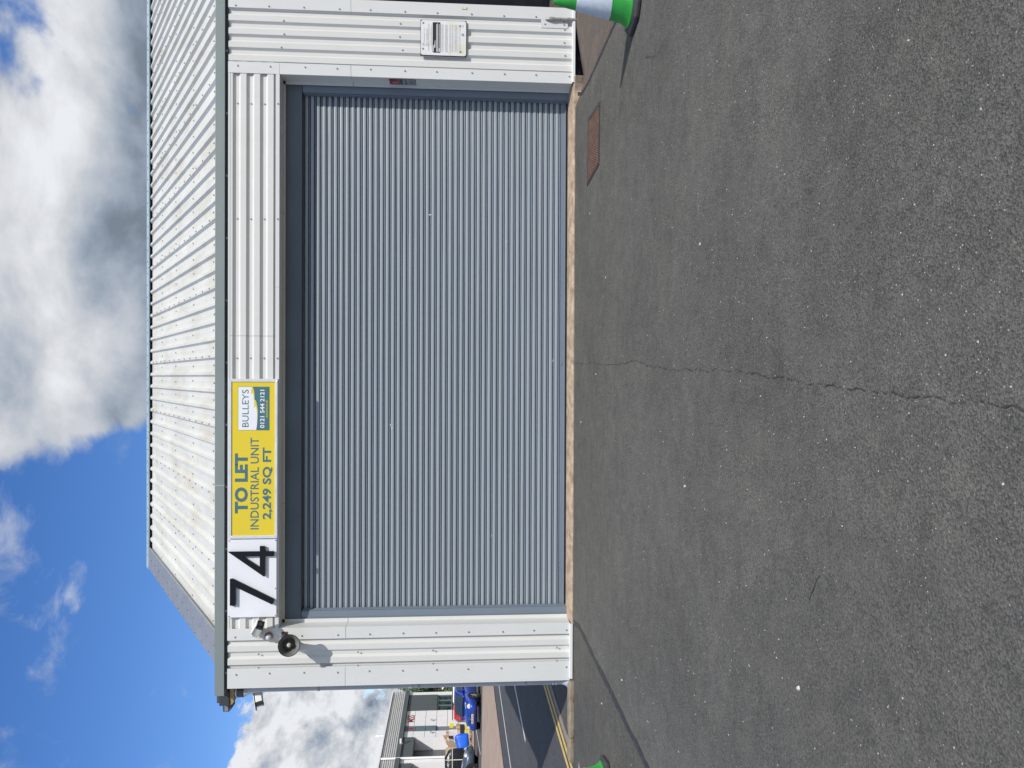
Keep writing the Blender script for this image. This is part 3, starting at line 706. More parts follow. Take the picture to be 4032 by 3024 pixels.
words('CUSTOMER & STAFF PARKING ONLY', q(0, 1335)[0], q(0, 305)[0], q(490, 0)[1], q(445, 0)[1], 'ink', -.0479, .01, pn)
words('PARKING LTD', q(0, 1000)[0], q(0, 485)[0], q(312, 0)[1], q(275, 0)[1], 'ink', -.0479, 0, pn)
words('P', q(0, 1115)[0], q(0, 1060)[0], q(305, 0)[1], q(255, 0)[1], 'inkd', -.0479, .02, pn)
mb = MB()
for k in range(20):
    a0, a1 = 2*math.pi*k/20, 2*math.pi*(k+1)/20; cx_, cz_ = q(280, 1090)
    mb.add([(cx_+r_*math.cos(a), -.0479, cz_+r_*math.sin(a)) for a, r_ in ((a0, .022), (a1, .022), (a1, .025), (a0, .025))], [(0, 1, 2, 3)])
mb.build('emblem_ring', 'ink', pn)
mb = MB(); mb.lathe([(0, 0), (.019, 0), (.019, .002), (0, .002)], (q(1795, 680)[0], -.0478, q(1795, 680)[1]), (0, -1, 0), 16); mb.build('round_stamp', 'ink', pn)
for a, b in ((250, 280), (240, 1255), (1685, 345), (1690, 1330)):
    mb = MB(); x, z = q(a, b); screw(mb, (x, -.0474, z), r=.009, h=.008); mb.build('screw', 'screw', pn)
# --- stickers on the right reveal
for nm, mt, za, zb, lab in (('red_sticker', 'decalr', 2.378, 2.514, 'red fire notice sticker on the shaded right door reveal'), ('blue_sticker', 'decalb', 2.160, 2.374, 'blue and grey notice sticker under the red one on the reveal')):
    st = thing(nm, (4.008, .12, (za+zb)/2), lab, 'sticker')
    MB().box(4.0045, 4.0058, .008, .196, za, zb).build('backing', mt, st)
    X = 4.0036
    def quad(ya, yb, z_a, z_b, m_, n_): mb = MB(); mb.add([(X, ya, z_a), (X, yb, z_a), (X, yb, z_b), (X, ya, z_b)], [(0, 1, 2, 3)]); mb.build(n_, m_, st)
    if nm == 'red_sticker':
        mb = MB(); mb.add([(X, y, z) for y, z in ((.09, 2.43), (.09, 2.455), (.12, 2.485), (.15, 2.455), (.15, 2.43), (.12, 2.42))], [tuple(range(6))]); mb.build('pictogram', 'ink', st)
        quad(.03, .18, 2.395, 2.402, 'ink', 'print_line'); quad(.05, .17, 2.408, 2.414, 'ink', 'print_line')
    else:
        quad(.015, .19, 2.168, 2.335, 'ink', 'print_field'); X = 4.0030
        quad(.05, .09, 2.285, 2.31, 'inkd', 'pictogram'); quad(.13, .17, 2.27, 2.31, 'inkd', 'pictogram')
        for k in range(4): quad(.04, .17, 2.19+k*.016, 2.196+k*.016, 'inkd', 'print_line')
ol = thing('tan_tag', (4.969, -.03, 1.511), 'small tan tag stuck on the right corner trim', 'tag')
MB().box(4.955, 4.985, -.032, -.0272, 1.475, 1.545).build('tag_body', 'tan', ol); MB().box(4.962, 4.978, -.0335, -.0322, 1.49, 1.53).build('tag_window', 'white', ol)
cd = thing('cable_conduit', (4.862, -.05, 0), 'short galvanised conduit rising from ground at the right pier', 'conduit')
mb = MB(); mb.tube([(4.862, -.055, -.05), (4.862, -.055, .35), (4.862, -.05, .385), (4.862, -.02, .405)], .019, 12); auto_smooth(mb.build('pipe', 'galv', cd), 60)
mb = MB(); mb.lathe([(.019, 0), (.026, .005), (.026, .055), (.019, .06)], (4.862, -.055, .30), (0, 0, 1), 14); auto_smooth(mb.build('coupling', 'galv', cd))
# --- horn loudspeaker
hc = Vector((-3.452, -.315, 3.742)); ha = Vector((.20, -.96, -.20)).normalized()
hs_ = thing('horn_loudspeaker', (-3.40, -.02, 3.80), 'cream horn loudspeaker with black rim on left pier', 'loudspeaker')
mb = MB(); mb.lathe([(.131, 0), (.118, -.02), (.098, -.06), (.080, -.11), (.066, -.16), (.055, -.19)], hc, ha, 32); auto_smooth(mb.build('bell', 'hornw', hs_), 60)
mb = MB(); mb.lathe([(.130, .001), (.115, -.02), (.095, -.06), (.077, -.11), (.062, -.16), (.0, -.165)], hc, ha, 32); auto_smooth(mb.build('bell_inside', 'horni', hs_), 60)
mb = MB(); mb.lathe([(.129, -.004), (.137, -.006), (.140, .001), (.137, .007), (.130, .004)], hc, ha, 36); auto_smooth(mb.build('rim', 'camb', hs_), 80)
mb = MB(); mb.lathe([(0, -.02), (.022, -.022), (.027, -.03), (.029, -.07), (.034, -.165)], hc, ha, 20); auto_smooth(mb.build('centre_plug', 'hornw', hs_), 60)
mb = MB(); mb.lathe([(.056, -.185), (.058, -.19), (.060, -.25), (.052, -.268), (.0, -.272)], hc, ha, 24); auto_smooth(mb.build('driver', 'hornw', hs_), 50)
mb = MB(); mb.tube([(-3.405, -.03, 3.86), (-3.39, -.12, 3.865), (-3.40, -.20, 3.845), (-3.43, -.20, 3.80)], .012, 8); mb.box(-3.435, -3.365, -.033, -.0272, 3.82, 3.90); mb.box(-3.41, -3.385, -.10, -.034, 3.845, 3.88); mb.build('bracket', 'rust', hs_)
mb = MB(); mb.tube([(-3.345, -.03, 3.90), (-3.335, -.07, 3.93), (-3.36, -.10, 3.925), (-3.39, -.09, 3.89)], .004, 6); mb.build('cable', 'camw', hs_)
# --- cctv cameras
def cctv(loc, aim, label, mount, side=False):
    t = thing('cctv_camera', loc, label, 'camera', 'security cameras on the unit')
    d = Vector(aim).normalized(); u_ = Vector((0, 0, 1)); r_ = d.cross(u_).normalized(); u_ = r_.cross(d)
    c = Vector(loc)
    K = 1.28
    def fr(f, r, u): return c + (d*f + r_*r + u_*u)*K
    mb = MB()
    prof = [(-.042, -.04), (.042, -.04), (.042, .018), (.030, .034), (-.030, .034), (-.042, .018)]
    L = [fr(f, r*(1 if f > -.08 else .9), u) for f in (-.09, .055) for r, u in prof]; n = 6
    mb.add(L, [(i, (i+1) % n, n+(i+1) % n, n+i) for i in range(n)]+[tuple(range(n)), tuple(range(n, 2*n))]); bev(mb.build('housing', 'camw', t), .006)
    mb = MB(); L = [fr(f, r*1.03, u*1.03) for f in (.056, .092) for r, u in prof]
    mb.add(L, [(i, (i+1) % n, n+(i+1) % n, n+i) for i in range(n)]+[tuple(range(n)), tuple(range(n, 2*n))]); bev(mb.build('front_shroud', 'camb', t), .004)
    mb = MB(); L = [fr(f, r, u) for f, h in ((-.06, 0), (.125, 0)) for r, u in ((-.046, .037), (.046, .037), (.046, .043), (-.046, .043))]
    mb.add(L, [(i, (i+1) % 4, 4+(i+1) % 4, 4+i) for i in range(4)]+[(0, 1, 2, 3), (4, 5, 6, 7)]); mb.build('sun_visor', 'camw', t)
    mb = MB(); mb.lathe([(0, .095*K), (.03, .095*K), (.03, .093*K)], c, d, 14); mb.build('lens', 'carglass', t)
    mb = MB(); mb.tube([Vector(mount), fr(-.06, 0, -.07), fr(-.05, 0, -.036)], .012, 8); mb.lathe([(0, 0), (.04, 0), (.04, .012), (0, .014)], mount, (0, -1, 0) if not side else (-1, 0, 0), 16); mb.build('bracket', 'camw', t)
cctv((-3.285, -.15, 4.185), (.72, -.52, -.46), 'white security camera angled over the door by the number board', (-3.395, -.028, 4.20))
cctv((-4.325, .22, 4.262), (-.80, -.50, -.26), 'white security camera sticking out past the left wall corner', (-4.11, .30, 4.26), True)
def siren(loc, axis, label):
    t = thing('alarm_siren', loc, label, 'alarm', 'alarm sirens on the unit'); a = Vector(axis)
    mb = MB(); mb.lathe([(0, 0), (.05, 0), (.053, .01), (.050, .045), (.040, .055), (0, .056)], loc, axis, 24); auto_smooth(mb.build('base', 'red', t), 40)
    mb = MB(); c = Vector(loc)+a*.052+Vector((0, 0, -.012)); mb.lathe([(.040, 0), (.040, .012), (.034, .030), (.020, .042), (0, .046)], c, axis, 24); auto_smooth(mb.build('lens', 'lens', t), 60)
siren((-3.415, -.0275, 4.065), (0, -1, 0), 'round red and white siren between the camera and the horn')
siren((-4.118, .26, 4.115), (-1, 0, 0), 'red and white siren on the side wall by the downpipe')
# --- downpipe at the left corner
dp = thing('downpipe', (-4.16, .12, 0), 'grey round downpipe down the left side of the unit', 'pipe')
mb = MB(); mb.tube([(-4.16, .12, .16), (-4.16, .12, 4.20), (-4.17, .13, 4.27), (-4.21, .17, 4.37), (-4.225, .18, 4.42)], .054, 18); auto_smooth(mb.build('pipe', 'pvc', dp), 60)
mb = MB(); mb.tube([(-4.16, .12, .20), (-4.16, .12, .12), (-4.165, .06, .055), (-4.17, -.03, .03)], .056, 16, True); auto_smooth(mb.build('shoe', 'pvc', dp), 60)
for z in (.20, .245, 2.18): 
    mb = MB(); mb.lathe([(.054, 0), (.062, .004), (.062, .05 if z > 1 else .02), (.054, .055 if z > 1 else .024)], (-4.16, .12, z), (0, 0, 1), 18); auto_smooth(mb.build('socket', 'pvc', dp), 40)
for z in (.62, 2.08, 3.42):
    mb = MB(); mb.lathe([(.054, 0), (.060, .001), (.060, .03), (.054, .031)], (-4.16, .12, z), (0, 0, 1), 18); mb.box(-4.17, -4.105, .145, .175, z, z+.03); mb.build('clip', 'galv', dp)
for z, h, mt, r_ in ((4.415, .022, 'camw', .064), (4.44, .085, 'pvcd', .072), (4.528, .02, 'camw', .066)):
    mb = MB(); mb.lathe([(0, 0), (r_*.95, 0), (r_, .004), (r_, h-.004), (r_*.95, h), (0, h)], (-4.235, .19, z), (0, 0, 1), 20); auto_smooth(mb.build('collar', mt, dp), 40)
# --- eaves box, timber and floodlight at the left gutter end
eb = thing('eaves_gutter', (-4.27, .3, 4.6), 'dark gutter return sticking out past the left roof corner', 'gutter')
mb = MB(); mb.prism([(-4.385, 4.742), (-4.192, 4.742), (-4.192, 4.618), (-4.372, 4.618)], XZ, .10, .50); mb.build('trough', 'soffit', eb)
mb = MB(); mb.box(-4.37, -4.193, .16, .46, 4.745, 4.792); mb.build('lip', 'pvcd', eb)
tb = thing('timber_packer', (-4.27, .2, 4.55), 'bare timber block under the gutter return at left corner', 'timber')
mb = MB(); mb.prism([(-4.38, 4.612), (-4.112, 4.612), (-4.112, 4.556), (-4.33, 4.556), (-4.375, 4.58)], XZ, .12, .30); mb.build('block', 'wood', tb)
fl = thing('floodlight', (-4.45, .28, 4.6), 'small dark floodlight beyond the left gutter end', 'floodlight')
mb = MB(); mb.prism([(-4.51, 4.722), (-4.388, 4.735), (-4.388, 4.60), (-4.455, 4.60), (-4.51, 4.648)], XZ, .20, .34); bev(mb.build('housing', 'pvcd', fl), .006)
mb = MB(); mb.prism([(-4.497, 4.70), (-4.402, 4.70), (-4.402, 4.652), (-4.497, 4.652)], XZ, .190, .1985); mb.build('glass', 'verge', fl)
mb = MB(); mb.box(-4.40, -4.36, .25, .29, 4.60, 4.72); mb.build('bracket', 'pvcd', fl)

# ================================================================== THINGS ON THE FORECOURT
def cone(loc, label):
    t = thing('traffic_cone', loc, label, 'traffic cone', 'green traffic cones')
    x, y, z = loc; mb = MB(); h = .235; c = .10
    oct_ = [(-h, -h+c), (-h+c, -h), (h-c, -h), (h, -h+c), (h, h-c), (h-c, h), (-h+c, h), (-h, h-c)]
    rot = R(12); o8 = lambda s_, zz: [(x+s_*(p*math.cos(rot)-q_*math.sin(rot)), y+s_*(p*math.sin(rot)+q_*math.cos(rot)), zz) for p, q_ in oct_]
    L = o8(1, .006)+o8(1.0, .035)+o8(.90, .055)+o8(.75, .062); mb.add(L, [(i+8*k, (i+1) % 8+8*k, 8+(i+1) % 8+8*k, 8+i+8*k) for k in range(3) for i in range(8)]+[tuple(range(8)), tuple(range(24, 32))])
    bev(mb.build('rubber_base', 'conebase', t), .006)
    rr_ = lambda zz: .180-(zz-.05)*.2145
    mb = MB(); mb.lathe([(.205, .052), (.207, .066), (.196, .074), (.186, .085), (rr_(.12), .12), (rr_(.235), .235), (rr_(.545)-.001, .545), (rr_(.70), .70), (rr_(.75), .742), (rr_(.75)-.006, .75), (.018, .75), (.016, .60)], loc, (0, 0, 1), 36); auto_smooth(mb.build('cone_body', 'green', t), 50)
    mb = MB(); mb.lathe([(rr_(.235)+.0005, .235), (rr_(.235)+.003, .236), (rr_(.545)+.003, .544), (rr_(.545)+.0005, .545)], loc, (0, 0, 1), 36); auto_smooth(mb.build('reflective_sleeve', 'sleeve', t), 50)
cone((3.405, -3.50, 0), 'green traffic cone by the manhole side, near the right pier')
cone((-4.245, -2.42, 0), 'green traffic cone near the kerb and yellow lines')
mh = thing('manhole_cover', (2.775, -1.43, 0), 'rusty rectangular iron manhole cover set in the asphalt', 'manhole cover')
A, B, Cc, D_ = Vector((2.410, -1.03, 0)), Vector((3.150, -1.10, 0)), Vector((3.095, -1.80, 0)), Vector((2.455, -1.765, 0))
cen = (A+B+Cc+D_)/4
def ringq(so, si, z0_, z1_, name, mat):
    mb = MB(); O = [cen+(p-cen)*so for p in (A, B, Cc, D_)]; I = [cen+(p-cen)*si for p in (A, B, Cc, D_)]
    vs = [(*p.xy, z1_) for p in O]+[(*p.xy, z1_) for p in I]+[(*p.xy, z0_) for p in O]+[(*p.xy, z0_) for p in I]
    mb.add(vs, [(i, (i+1) % 4, 4+(i+1) % 4, 4+i) for i in range(4)]+[(i, (i+1) % 4, 8+(i+1) % 4, 8+i) for i in range(4)]+[(4+i, 4+(i+1) % 4, 12+(i+1) % 4, 12+i) for i in range(4)]); return mb.build(name, mat, mh)
ringq(1.10, 1.06, -.02, .005, 'tar_margin', 'tar'); ringq(1.06, .985, -.02, .008, 'frame', 'ironfr')
def pq(u, v): return A.lerp(B, u).lerp(D_.lerp(Cc, u), v)
for k in range(2):
    mb = MB(); u0, u1 = (.02+.485*k, .02+.485*k+.475); cs = [pq(u0, .02), pq(u1, .02), pq(u1, .98), pq(u0, .98)]
    mb.add([(*p.xy, -.01) for p in cs]+[(*p.xy, .006) for p in cs], [(4, 5, 6, 7), (0, 1, 5, 4), (1, 2, 6, 5), (2, 3, 7, 6), (3, 0, 4, 7)]); lidp = mb.build('lid', 'rustd', mh)
    st = MB()
    for i in range(11):
        for j in range(19):
            u, v = u0+(u1-u0)*(i+.5+(.25 if j % 2 else -.25))/11, .03+.94*(j+.5)/19; c = pq(u, v); w, d2 = .011, .009
            st.add([(c.x-w, c.y-d2, .0062), (c.x+w, c.y-d2, .0062), (c.x+w, c.y+d2, .0062), (c.x-w, c.y+d2, .0062), (c.x-w*.7, c.y-d2*.7, .0115), (c.x+w*.7, c.y-d2*.7, .0115), (c.x+w*.7, c.y+d2*.7, .0115), (c.x-w*.7, c.y+d2*.7, .0115)], [(4, 5, 6, 7), (0, 1, 5, 4), (1, 2, 6, 5), (2, 3, 7, 6), (3, 0, 4, 7)])
    st.build('tread_studs', 'rust', lidp, kind='stuff')
# loose pale grit on the asphalt
ORG = Vector((0, 0, 0)); gr = MB(); rg = random.Random(11)
def pebble(mb, x, y, r):
    n = 5; a0 = rg.uniform(0, 6); h = r*rg.uniform(.5, .9)
    ring = [(x+r*rg.uniform(.7, 1.2)*math.cos(a0+2*math.pi*k/n), y+r*rg.uniform(.7, 1.2)*math.sin(a0+2*math.pi*k/n), .001) for k in range(n)]
    top = [(x+(p[0]-x)*.6, y+(p[1]-y)*.6, h) for p in ring]
    mb.add(ring+top, [(i, (i+1) % n, n+(i+1) % n, n+i) for i in range(n)]+[tuple(range(n, 2*n))])
for k in range(1300):
    y = -rg.uniform(.2, 1)**1.0*8.9; x = rg.uniform(-1, 1)*(4.4 if y > -5 else 2.6); pebble(gr, x, y, rg.choice((.002, .0025, .003, .003, .004, .005)))
for x, y in ((-1.45, -6.9), (.06, -1.65), (-.75, -5.1), (-2.9, -3.1), (2.0, -1.2), (.9, -5.4), (-.55, -.62), (-3.55, -2.1), (1.1, -2.2), (2.62, -1.55)): pebble(gr, x, y, .013)
gr.build('loose_grit', 'stone', kind='stuff')
lv = MB()
for k in range(26):
    x = rg.choice((-4.37, -4.74, -4.86, -4.3))+rg.gauss(0, .03); y = -.135+rg.gauss(0, .012); a = rg.uniform(0, 6); w = rg.uniform(.006, .016)
    lv.add([(x+w*math.cos(a), y+w*math.sin(a), .006), (x+w*math.cos(a+2), y+w*math.sin(a+2), .016), (x+w*math.cos(a+4), y+w*math.sin(a+4), .008)], [(0, 1, 2)])
lv.build('leaf_litter', 'leafbits', kind='stuff')

# ================================================================== ACROSS THE ROAD
XB = -26.
fu = thing('far_unit', (-26, 42, .4), 'white and grey business unit with red MSS letters across the road', 'building')
MB().box(-46, -26.9, 14, 53.55, 0, 6.6).build('core', 'fwhite', fu)
YZX = lambda y0, y1, z0, z1, x1, x0, n, m_: MB().box(x0, x1, y0, y1, z0, z1).build(n, m_, fu)
def panels(y0, y1, zs, mat, x=XB, name='wall_panel'):
    for a, b in zip(zsort := sorted(zs), sorted(zs)[1:]): YZX(y0+.012, y1-.012, a+.012, b-.012, x, x-.88, name, mat)
ZS = [.45, 1.27, 2.1, 2.92, 3.75, 4.58, 5.24]
panels(52.95, 53.55, [.45, 5.24], 'fwhite'); panels(47.40, 48.7, ZS, 'fwhite'); panels(48.7, 49.98, ZS, 'fwhite'); panels(45.42, 46.48, ZS, 'fwhite')
panels(50.0, 51.0, [2.93, 5.24], 'fgrey', XB+.03); panels(51.0, 52.0, [2.93, 5.24], 'fgrey', XB+.03); panels(52.0, 52.95, [2.93, 5.24], 'fgrey', XB+.03); panels(50.0, 52.95, [.45, .9], 'fwhite')
w = YZX(50.0, 52.95, .92, 2.91, XB-.12, XB-.5, 'window', 'glass'); 
for yy in (50.02, 50.98, 51.94, 52.88): MB().box(XB-.11, XB-.02, yy, yy+.07, .92, 2.91).build('mullion', 'fteal', w)
for zz in (.93, 1.75, 2.84): MB().box(XB-.115, XB-.03, 50.03, 52.9, zz, zz+.07).build('transom', 'fteal', w)
panels(46.5, 47.38, [2.93, 3.7, 4.47, 5.24], 'fteal', XB-.01); d_ = YZX(46.5, 47.38, .42, 2.91, XB-.1, XB-.5, 'door', 'fteal'); MB().box(XB-.098, XB-.07, 46.6, 47.28, 1.3, 2.7).build('door_pane', 'verge', d_)
YZX(42.42, 45.4, 4.45, 5.24, XB+.08, XB-.87, 'door_lintel', 'fgrey'); YZX(45.36, 45.4, .42, 4.44, XB+.01, XB-1.4, 'door_reveal', 'fwhite')
sd_ = YZX(42.42, 45.35, .42, 4.44, XB-.88, XB-.94, 'loading_door', 'fdoor')
for k in range(8): MB().box(XB-.878, XB-.865, 42.44, 45.33, .44+k*.5, .9+k*.5).build('door_panel', 'fdoor', sd_)
MB().box(XB-.86, XB-.855, 43.2, 43.6, 2.82, 3.1).build('door_window', 'fwhite', sd_)
YZX(41.65, 42.40, .42, 5.24, XB, XB-.88, 'wall_panel', 'fwhite')
for k in range(4):
    ye = 41.62-k*6.0; YZX(ye-3.0, ye, 4.45, 5.24, XB+.08, XB-.87, 'door_lintel', 'fgrey'); YZX(ye-3, ye, .3, 4.44, XB-.88, XB-.94, 'loading_door', 'fdoor'); YZX(ye-6.0, ye-3.02, .3, 5.24, XB, XB-.88, 'wall_panel', 'fwhite')
YZX(14, 53.6, 5.26, 5.56, XB+.20, XB-.5, 'gutter', 'fgrey')
for k in range(7):
    z = 5.58+k*.145; mb = MB(); mb.prism([(XB-.03, z), (XB+.02, z+.03), (XB+.02, z+.085), (XB-.03, z+.115), (XB-.2, z+.14), (XB-.2, z)], lambda p, q_, a: (p, a, q_), 14, 53.7); mb.build('ribbed_band', 'frib', fu)
YZX(13.9, 53.75, 6.60, 6.70, XB+.10, XB-.6, 'coping', 'fwhite')
mb = MB(); text_on(mb, 'MSS', lambda u, v: (XB+.012, 48.0+1.22*u, 4.60+.55*v), .015); mb.build('lettering', 'mssred', fu)
mb = MB(); text_on(mb, '1', lambda u, v: (XB+.006, 46.8+.25*u, 4.62+.45*v), .03); mb.build('lettering', 'mssred', fu)
for yy, zz in ((48.05, 3.2), (46.0, 3.2)): MB().box(XB+.002, XB+.16, yy, yy+.12, zz, zz+.16).build('wall_light', 'pvc', fu)
mb = MB(); mb.tube([(XB+.14, 42.2, .5), (XB+.14, 42.2, 6.55)], .07, 10); mb.build('drainpipe', 'fwhite', fu)
mb = MB(); mb.tube([(XB-.2, 46.33, 6.7), (XB-.2, 46.33, 7.28)], .03, 6); mb.tube([(XB-.2, 46.33, 7.05), (XB-.2, 46.33, 7.3)], .07, 8); mb.build('flue', 'fwhite', fu)
mb = MB(); mb.box(XB+.2, XB+.5, 44.2, 44.34, 5.30, 5.42); mb.tube([(XB+.1, 44.27, 5.2), (XB+.35, 44.27, 5.33)], .03, 6); mb.build('wall_camera', 'fwhite', fu)
# --- cars
def loft(secs, close=True):
    mb = MB(); n = len(secs[0])
    for s_ in secs: mb.v += [Vector(p) for p in s_]
    for i in range(len(secs)-1):
        for k in range(n): a = i*n+k; b = i*n+(k+1) % n; mb.f.append((a, b, b+n, a+n))
    if close: mb.f.append(tuple(range(n))); mb.f.append(tuple(range((len(secs)-1)*n, len(secs)*n)))
    return mb
def car(name, loc, heading, paint, rimmat, label, tall=1.0, plate=None, roofh=1.34):
    global ORG
    t = thing(name, loc, label, 'car'); t.rotation_euler = (0, 0, heading); ORG = Vector((0, 0, 0))   # parts in local coordinates, nose to -y
    def sec(y, w, zb, zt, tw=.80):
        h = zt-zb; hp = [(0, zb), (w*.80, zb), (w*.96, zb+.10*h), (w, zb+.45*h), (w*.985, zb+.72*h), (w*tw, zt-.03), (w*.35, zt), (0, zt+.012)]
        return [(x, y, z) for x, z in hp]+[(-x, y, z) for x, z in reversed(hp[1:-1])]
    k = tall
    S = [sec(-2.20, .50, .28, .50*k), sec(-2.16, .66, .22, .58*k), sec(-2.02, .78, .18, .655*k), sec(-1.7, .86, .17, .74*k), sec(-1.3, .88, .17, .815*k), sec(-.85, .885, .17, .885*k), sec(0, .89, .17, .905*k, .86), (sec(.9, .90, .17, .93*k, .86)), sec(1.5, .885, .18, .965*k), sec(1.95, .82, .22, .94*k), sec(2.15, .70, .30, .80*k)]
    b = loft(S).build('body', paint, t); m_ = b.modifiers.new('sub', 'SUBSURF'); m_.levels = 1; m_.render_levels = 2; auto_smooth(b, 180)
    H = roofh*k
    def gsec(y, wb, zb, wt, zt): return [(wb, y, zb), (wb*.97+wt*.03, y, zb+.03), (wt+.04, y, zt-.07), (wt-.06, y, zt-.012), (0, y, zt), (-wt+.06, y, zt-.012), (-wt-.04, y, zt-.07), (-wb*.97-wt*.03, y, zb+.03), (-wb, y, zb)]
    zb = .86*k
    G = [gsec(-.98, .66, zb-.03, .64, zb+.02), gsec(-.45, .74, zb, .60, H-.17), gsec(-.10, .75, zb, .585, H-.02), gsec(.35, .75, zb, .58, H), gsec(.9, .74, zb, .56, H-.05), gsec(1.35, .70, zb, .55, H-.19), gsec(1.85, .62, zb, .56, zb+.08)]
    g = loft(G).build('cabin', paint, t); m_ = g.modifiers.new('sub', 'SUBSURF'); m_.levels = 1; m_.render_levels = 2; auto_smooth(g, 180)
    def panel(n, pts, mt='carglass'): mb = MB(); mb.add(pts, [tuple(range(len(pts)))]); return mb.build(n, mt, t)
    mb = MB(); rows = [(-.955, zb+.045, .60), (-.74, zb+.135, .595), (-.50, H-.165, .565), (-.24, H-.06, .515)]
    for y, z, w in rows:
        for u in (-1, -.5, 0, .5, 1): mb.v.append(Vector((w*u, y-.035+.03*u*u, z+.03-.03*u*u)))
    for i in range(3):
        for j in range(4): a = i*5+j; mb.f.append((a, a+1, a+6, a+5))
    auto_smooth(mb.build('windscreen', 'carglass', t), 180)
    for s_ in (1, -1):
        panel('side_window', [(s_*.755, -.62, zb+.05), (s_*.70, -.20, H-.14), (s_*.665, .28, H-.105), (s_*.765, .32, zb+.05)])
        panel('rear_quarter_window', [(s_*.765, .38, zb+.06), (s_*.66, .34, H-.105), (s_*.645, .85, H-.16), (s_*.70, 1.20, zb+.12), (s_*.745, 1.0, zb+.06)])
        mb = MB(); mb.lathe([(0, .05), (.09, .04), (.13, .0), (.11, -.04)], (s_*.60, -2.02, .59*k), Vector((s_*.55, -.75, .35)), 14); auto_smooth(mb.build('headlight', 'lamp', t), 60)
        mb = MB(); mb.lathe([(0, .0), (.07, .0), (.09, .04), (.07, .09), (0, .1)], (s_*.83, -.55, zb+.06), (0, 1, .05), 10); auto_smooth(mb.build('wing_mirror', paint, t), 60)
        for y in (-1.33, 1.33):
            mb = MB(); x = s_*.80; mb.lathe([(.20, -.10), (.29, -.10), (.315, -.07), (.318, .06), (.295, .095), (.20, .09)], (x, y, .318), (s_, 0, 0), 28); ty = auto_smooth(mb.build('wheel', 'tyre', t), 40)
            mb = MB(); mb.lathe([(.205, .075), (.20, .05), (.0, .045)], (x, y, .318), (s_, 0, 0), 24)
            for q_ in range(5):
                a = 2*math.pi*q_/5; mb.tube([(x+s_*.075, y, .318), (x+s_*.085, y+.205*math.cos(a), .318+.205*math.sin(a))], [.04, .028], 6)
            mb.build('rim', rimmat, ty)
            mb = MB(); mb.lathe([(.0, .0), (.36, .0), (.365, .006), (.0, .007)], (s_*.868, y, .33), (s_, 0, 0), 28); mb.build('wheel_arch', 'black', t)
    panel('grille', [(-.44, -2.199, .26), (.44, -2.199, .26), (.47, -2.185, .40), (-.47, -2.185, .40)], 'black'); panel('upper_grille', [(-.28, -2.212, .52), (.28, -2.212, .52), (.30, -2.185, .585), (-.30, -2.185, .585)], 'black')
    if plate:
        mb = MB(); mb.box(-.26, .26, -2.235, -2.222, .40, .51); p_ = mb.build('number_plate', 'plw', t)
        mb = MB(); text_on(mb, plate, lambda u, v: (-.235+.47*u, -2.237, .415+.08*v), .02); mb.build('plate_lettering', 'inkd', p_)
        mb = MB(); 
        for q_ in range(18):
            a0, a1 = 2*math.pi*q_/18, 2*math.pi*(q_+1)/18; c0 = Vector((.50, -1.72, .775*k)); 
            pt = lambda a, r_: (c0.x+r_*math.cos(a), c0.y+r_*math.sin(a), c0.z+.185*r_*math.sin(a)+.012-abs(r_*math.cos(a))*.10)
            mb.add([pt(a0, .10), pt(a1, .10), pt(a1, .16), pt(a0, .16)], [(0, 1, 2, 3)])
        mb.build('bonnet_roundel', 'plw', t)
        mb = MB(); mb.lathe([(.045, 0), (.06, .0), (.06, .012), (.045, .012)], (0, -2.20, .60), (0, -1, .3), 16); mb.build('badge', 'rim', t)
    return t
gz = lambda x, y: zfar(x, y)+.008
car('coupe_car', (-17.95, 32.5, gz(-17.95, 32.5)), R(-2), 'bluecar', 'rim', 'bright blue coupe parked facing us across the road', 1.04, 'BG55 RWA', 1.38)
car('estate_car', (-22.65, 31.75, gz(-21.6, 32)), R(100), 'darkcar', 'rimd', 'dark slate car cut off at the far left by the pallets', 1.08, None, 1.42)
rv = thing('utility_van', (-23.55, 45.2, gz(-23.55, 45)+.05), 'red and white vehicle mostly hidden behind the blue coupe', 'van'); rv.rotation_euler = (0, 0, R(28)); rv.scale = (1.0, 1.0, .80); ORG = Vector((0, 0, 0))
mb = loft([[(x, -.8, z) for x, z in ((-1.15, .3), (-.05, .3), (-.05, 1.50), (-.25, 1.56), (-1.0, 1.52), (-1.15, 1.1))], [(x, .9, z) for x, z in ((-1.15, .3), (-.05, .3), (-.05, 1.50), (-.25, 1.56), (-1.0, 1.52), (-1.15, 1.1))]]); bev(mb.build('red_cab', 'redcar', rv), .05, 3)
mb = loft([[(x, -.8, z) for x, z in ((-.04, .3), (1.6, .3), (1.6, 1.52), (1.45, 1.60), (.1, 1.60), (-.04, 1.52))], [(x, .9, z) for x, z in ((-.04, .3), (1.6, .3), (1.6, 1.52), (1.45, 1.60), (.1, 1.60), (-.04, 1.52))]]); bev(mb.build('white_body', 'whitecar', rv), .04, 3)
MB().box(-.75, -.5, -.815, -.80, 1.20, 1.36).build('window', 'carglass', rv); MB().box(-1.0, 1.55, -.7, .8, 1.605, 1.68).build('roof_load', 'crateK', rv)
for x in (-.75, 1.15):
    mb = MB(); mb.lathe([(.0, -.1), (.28, -.1), (.30, 0), (.28, .1), (0, .1)], (x, -.75, .30), (0, -1, 0), 20); auto_smooth(mb.build('wheel', 'tyre', rv), 40)
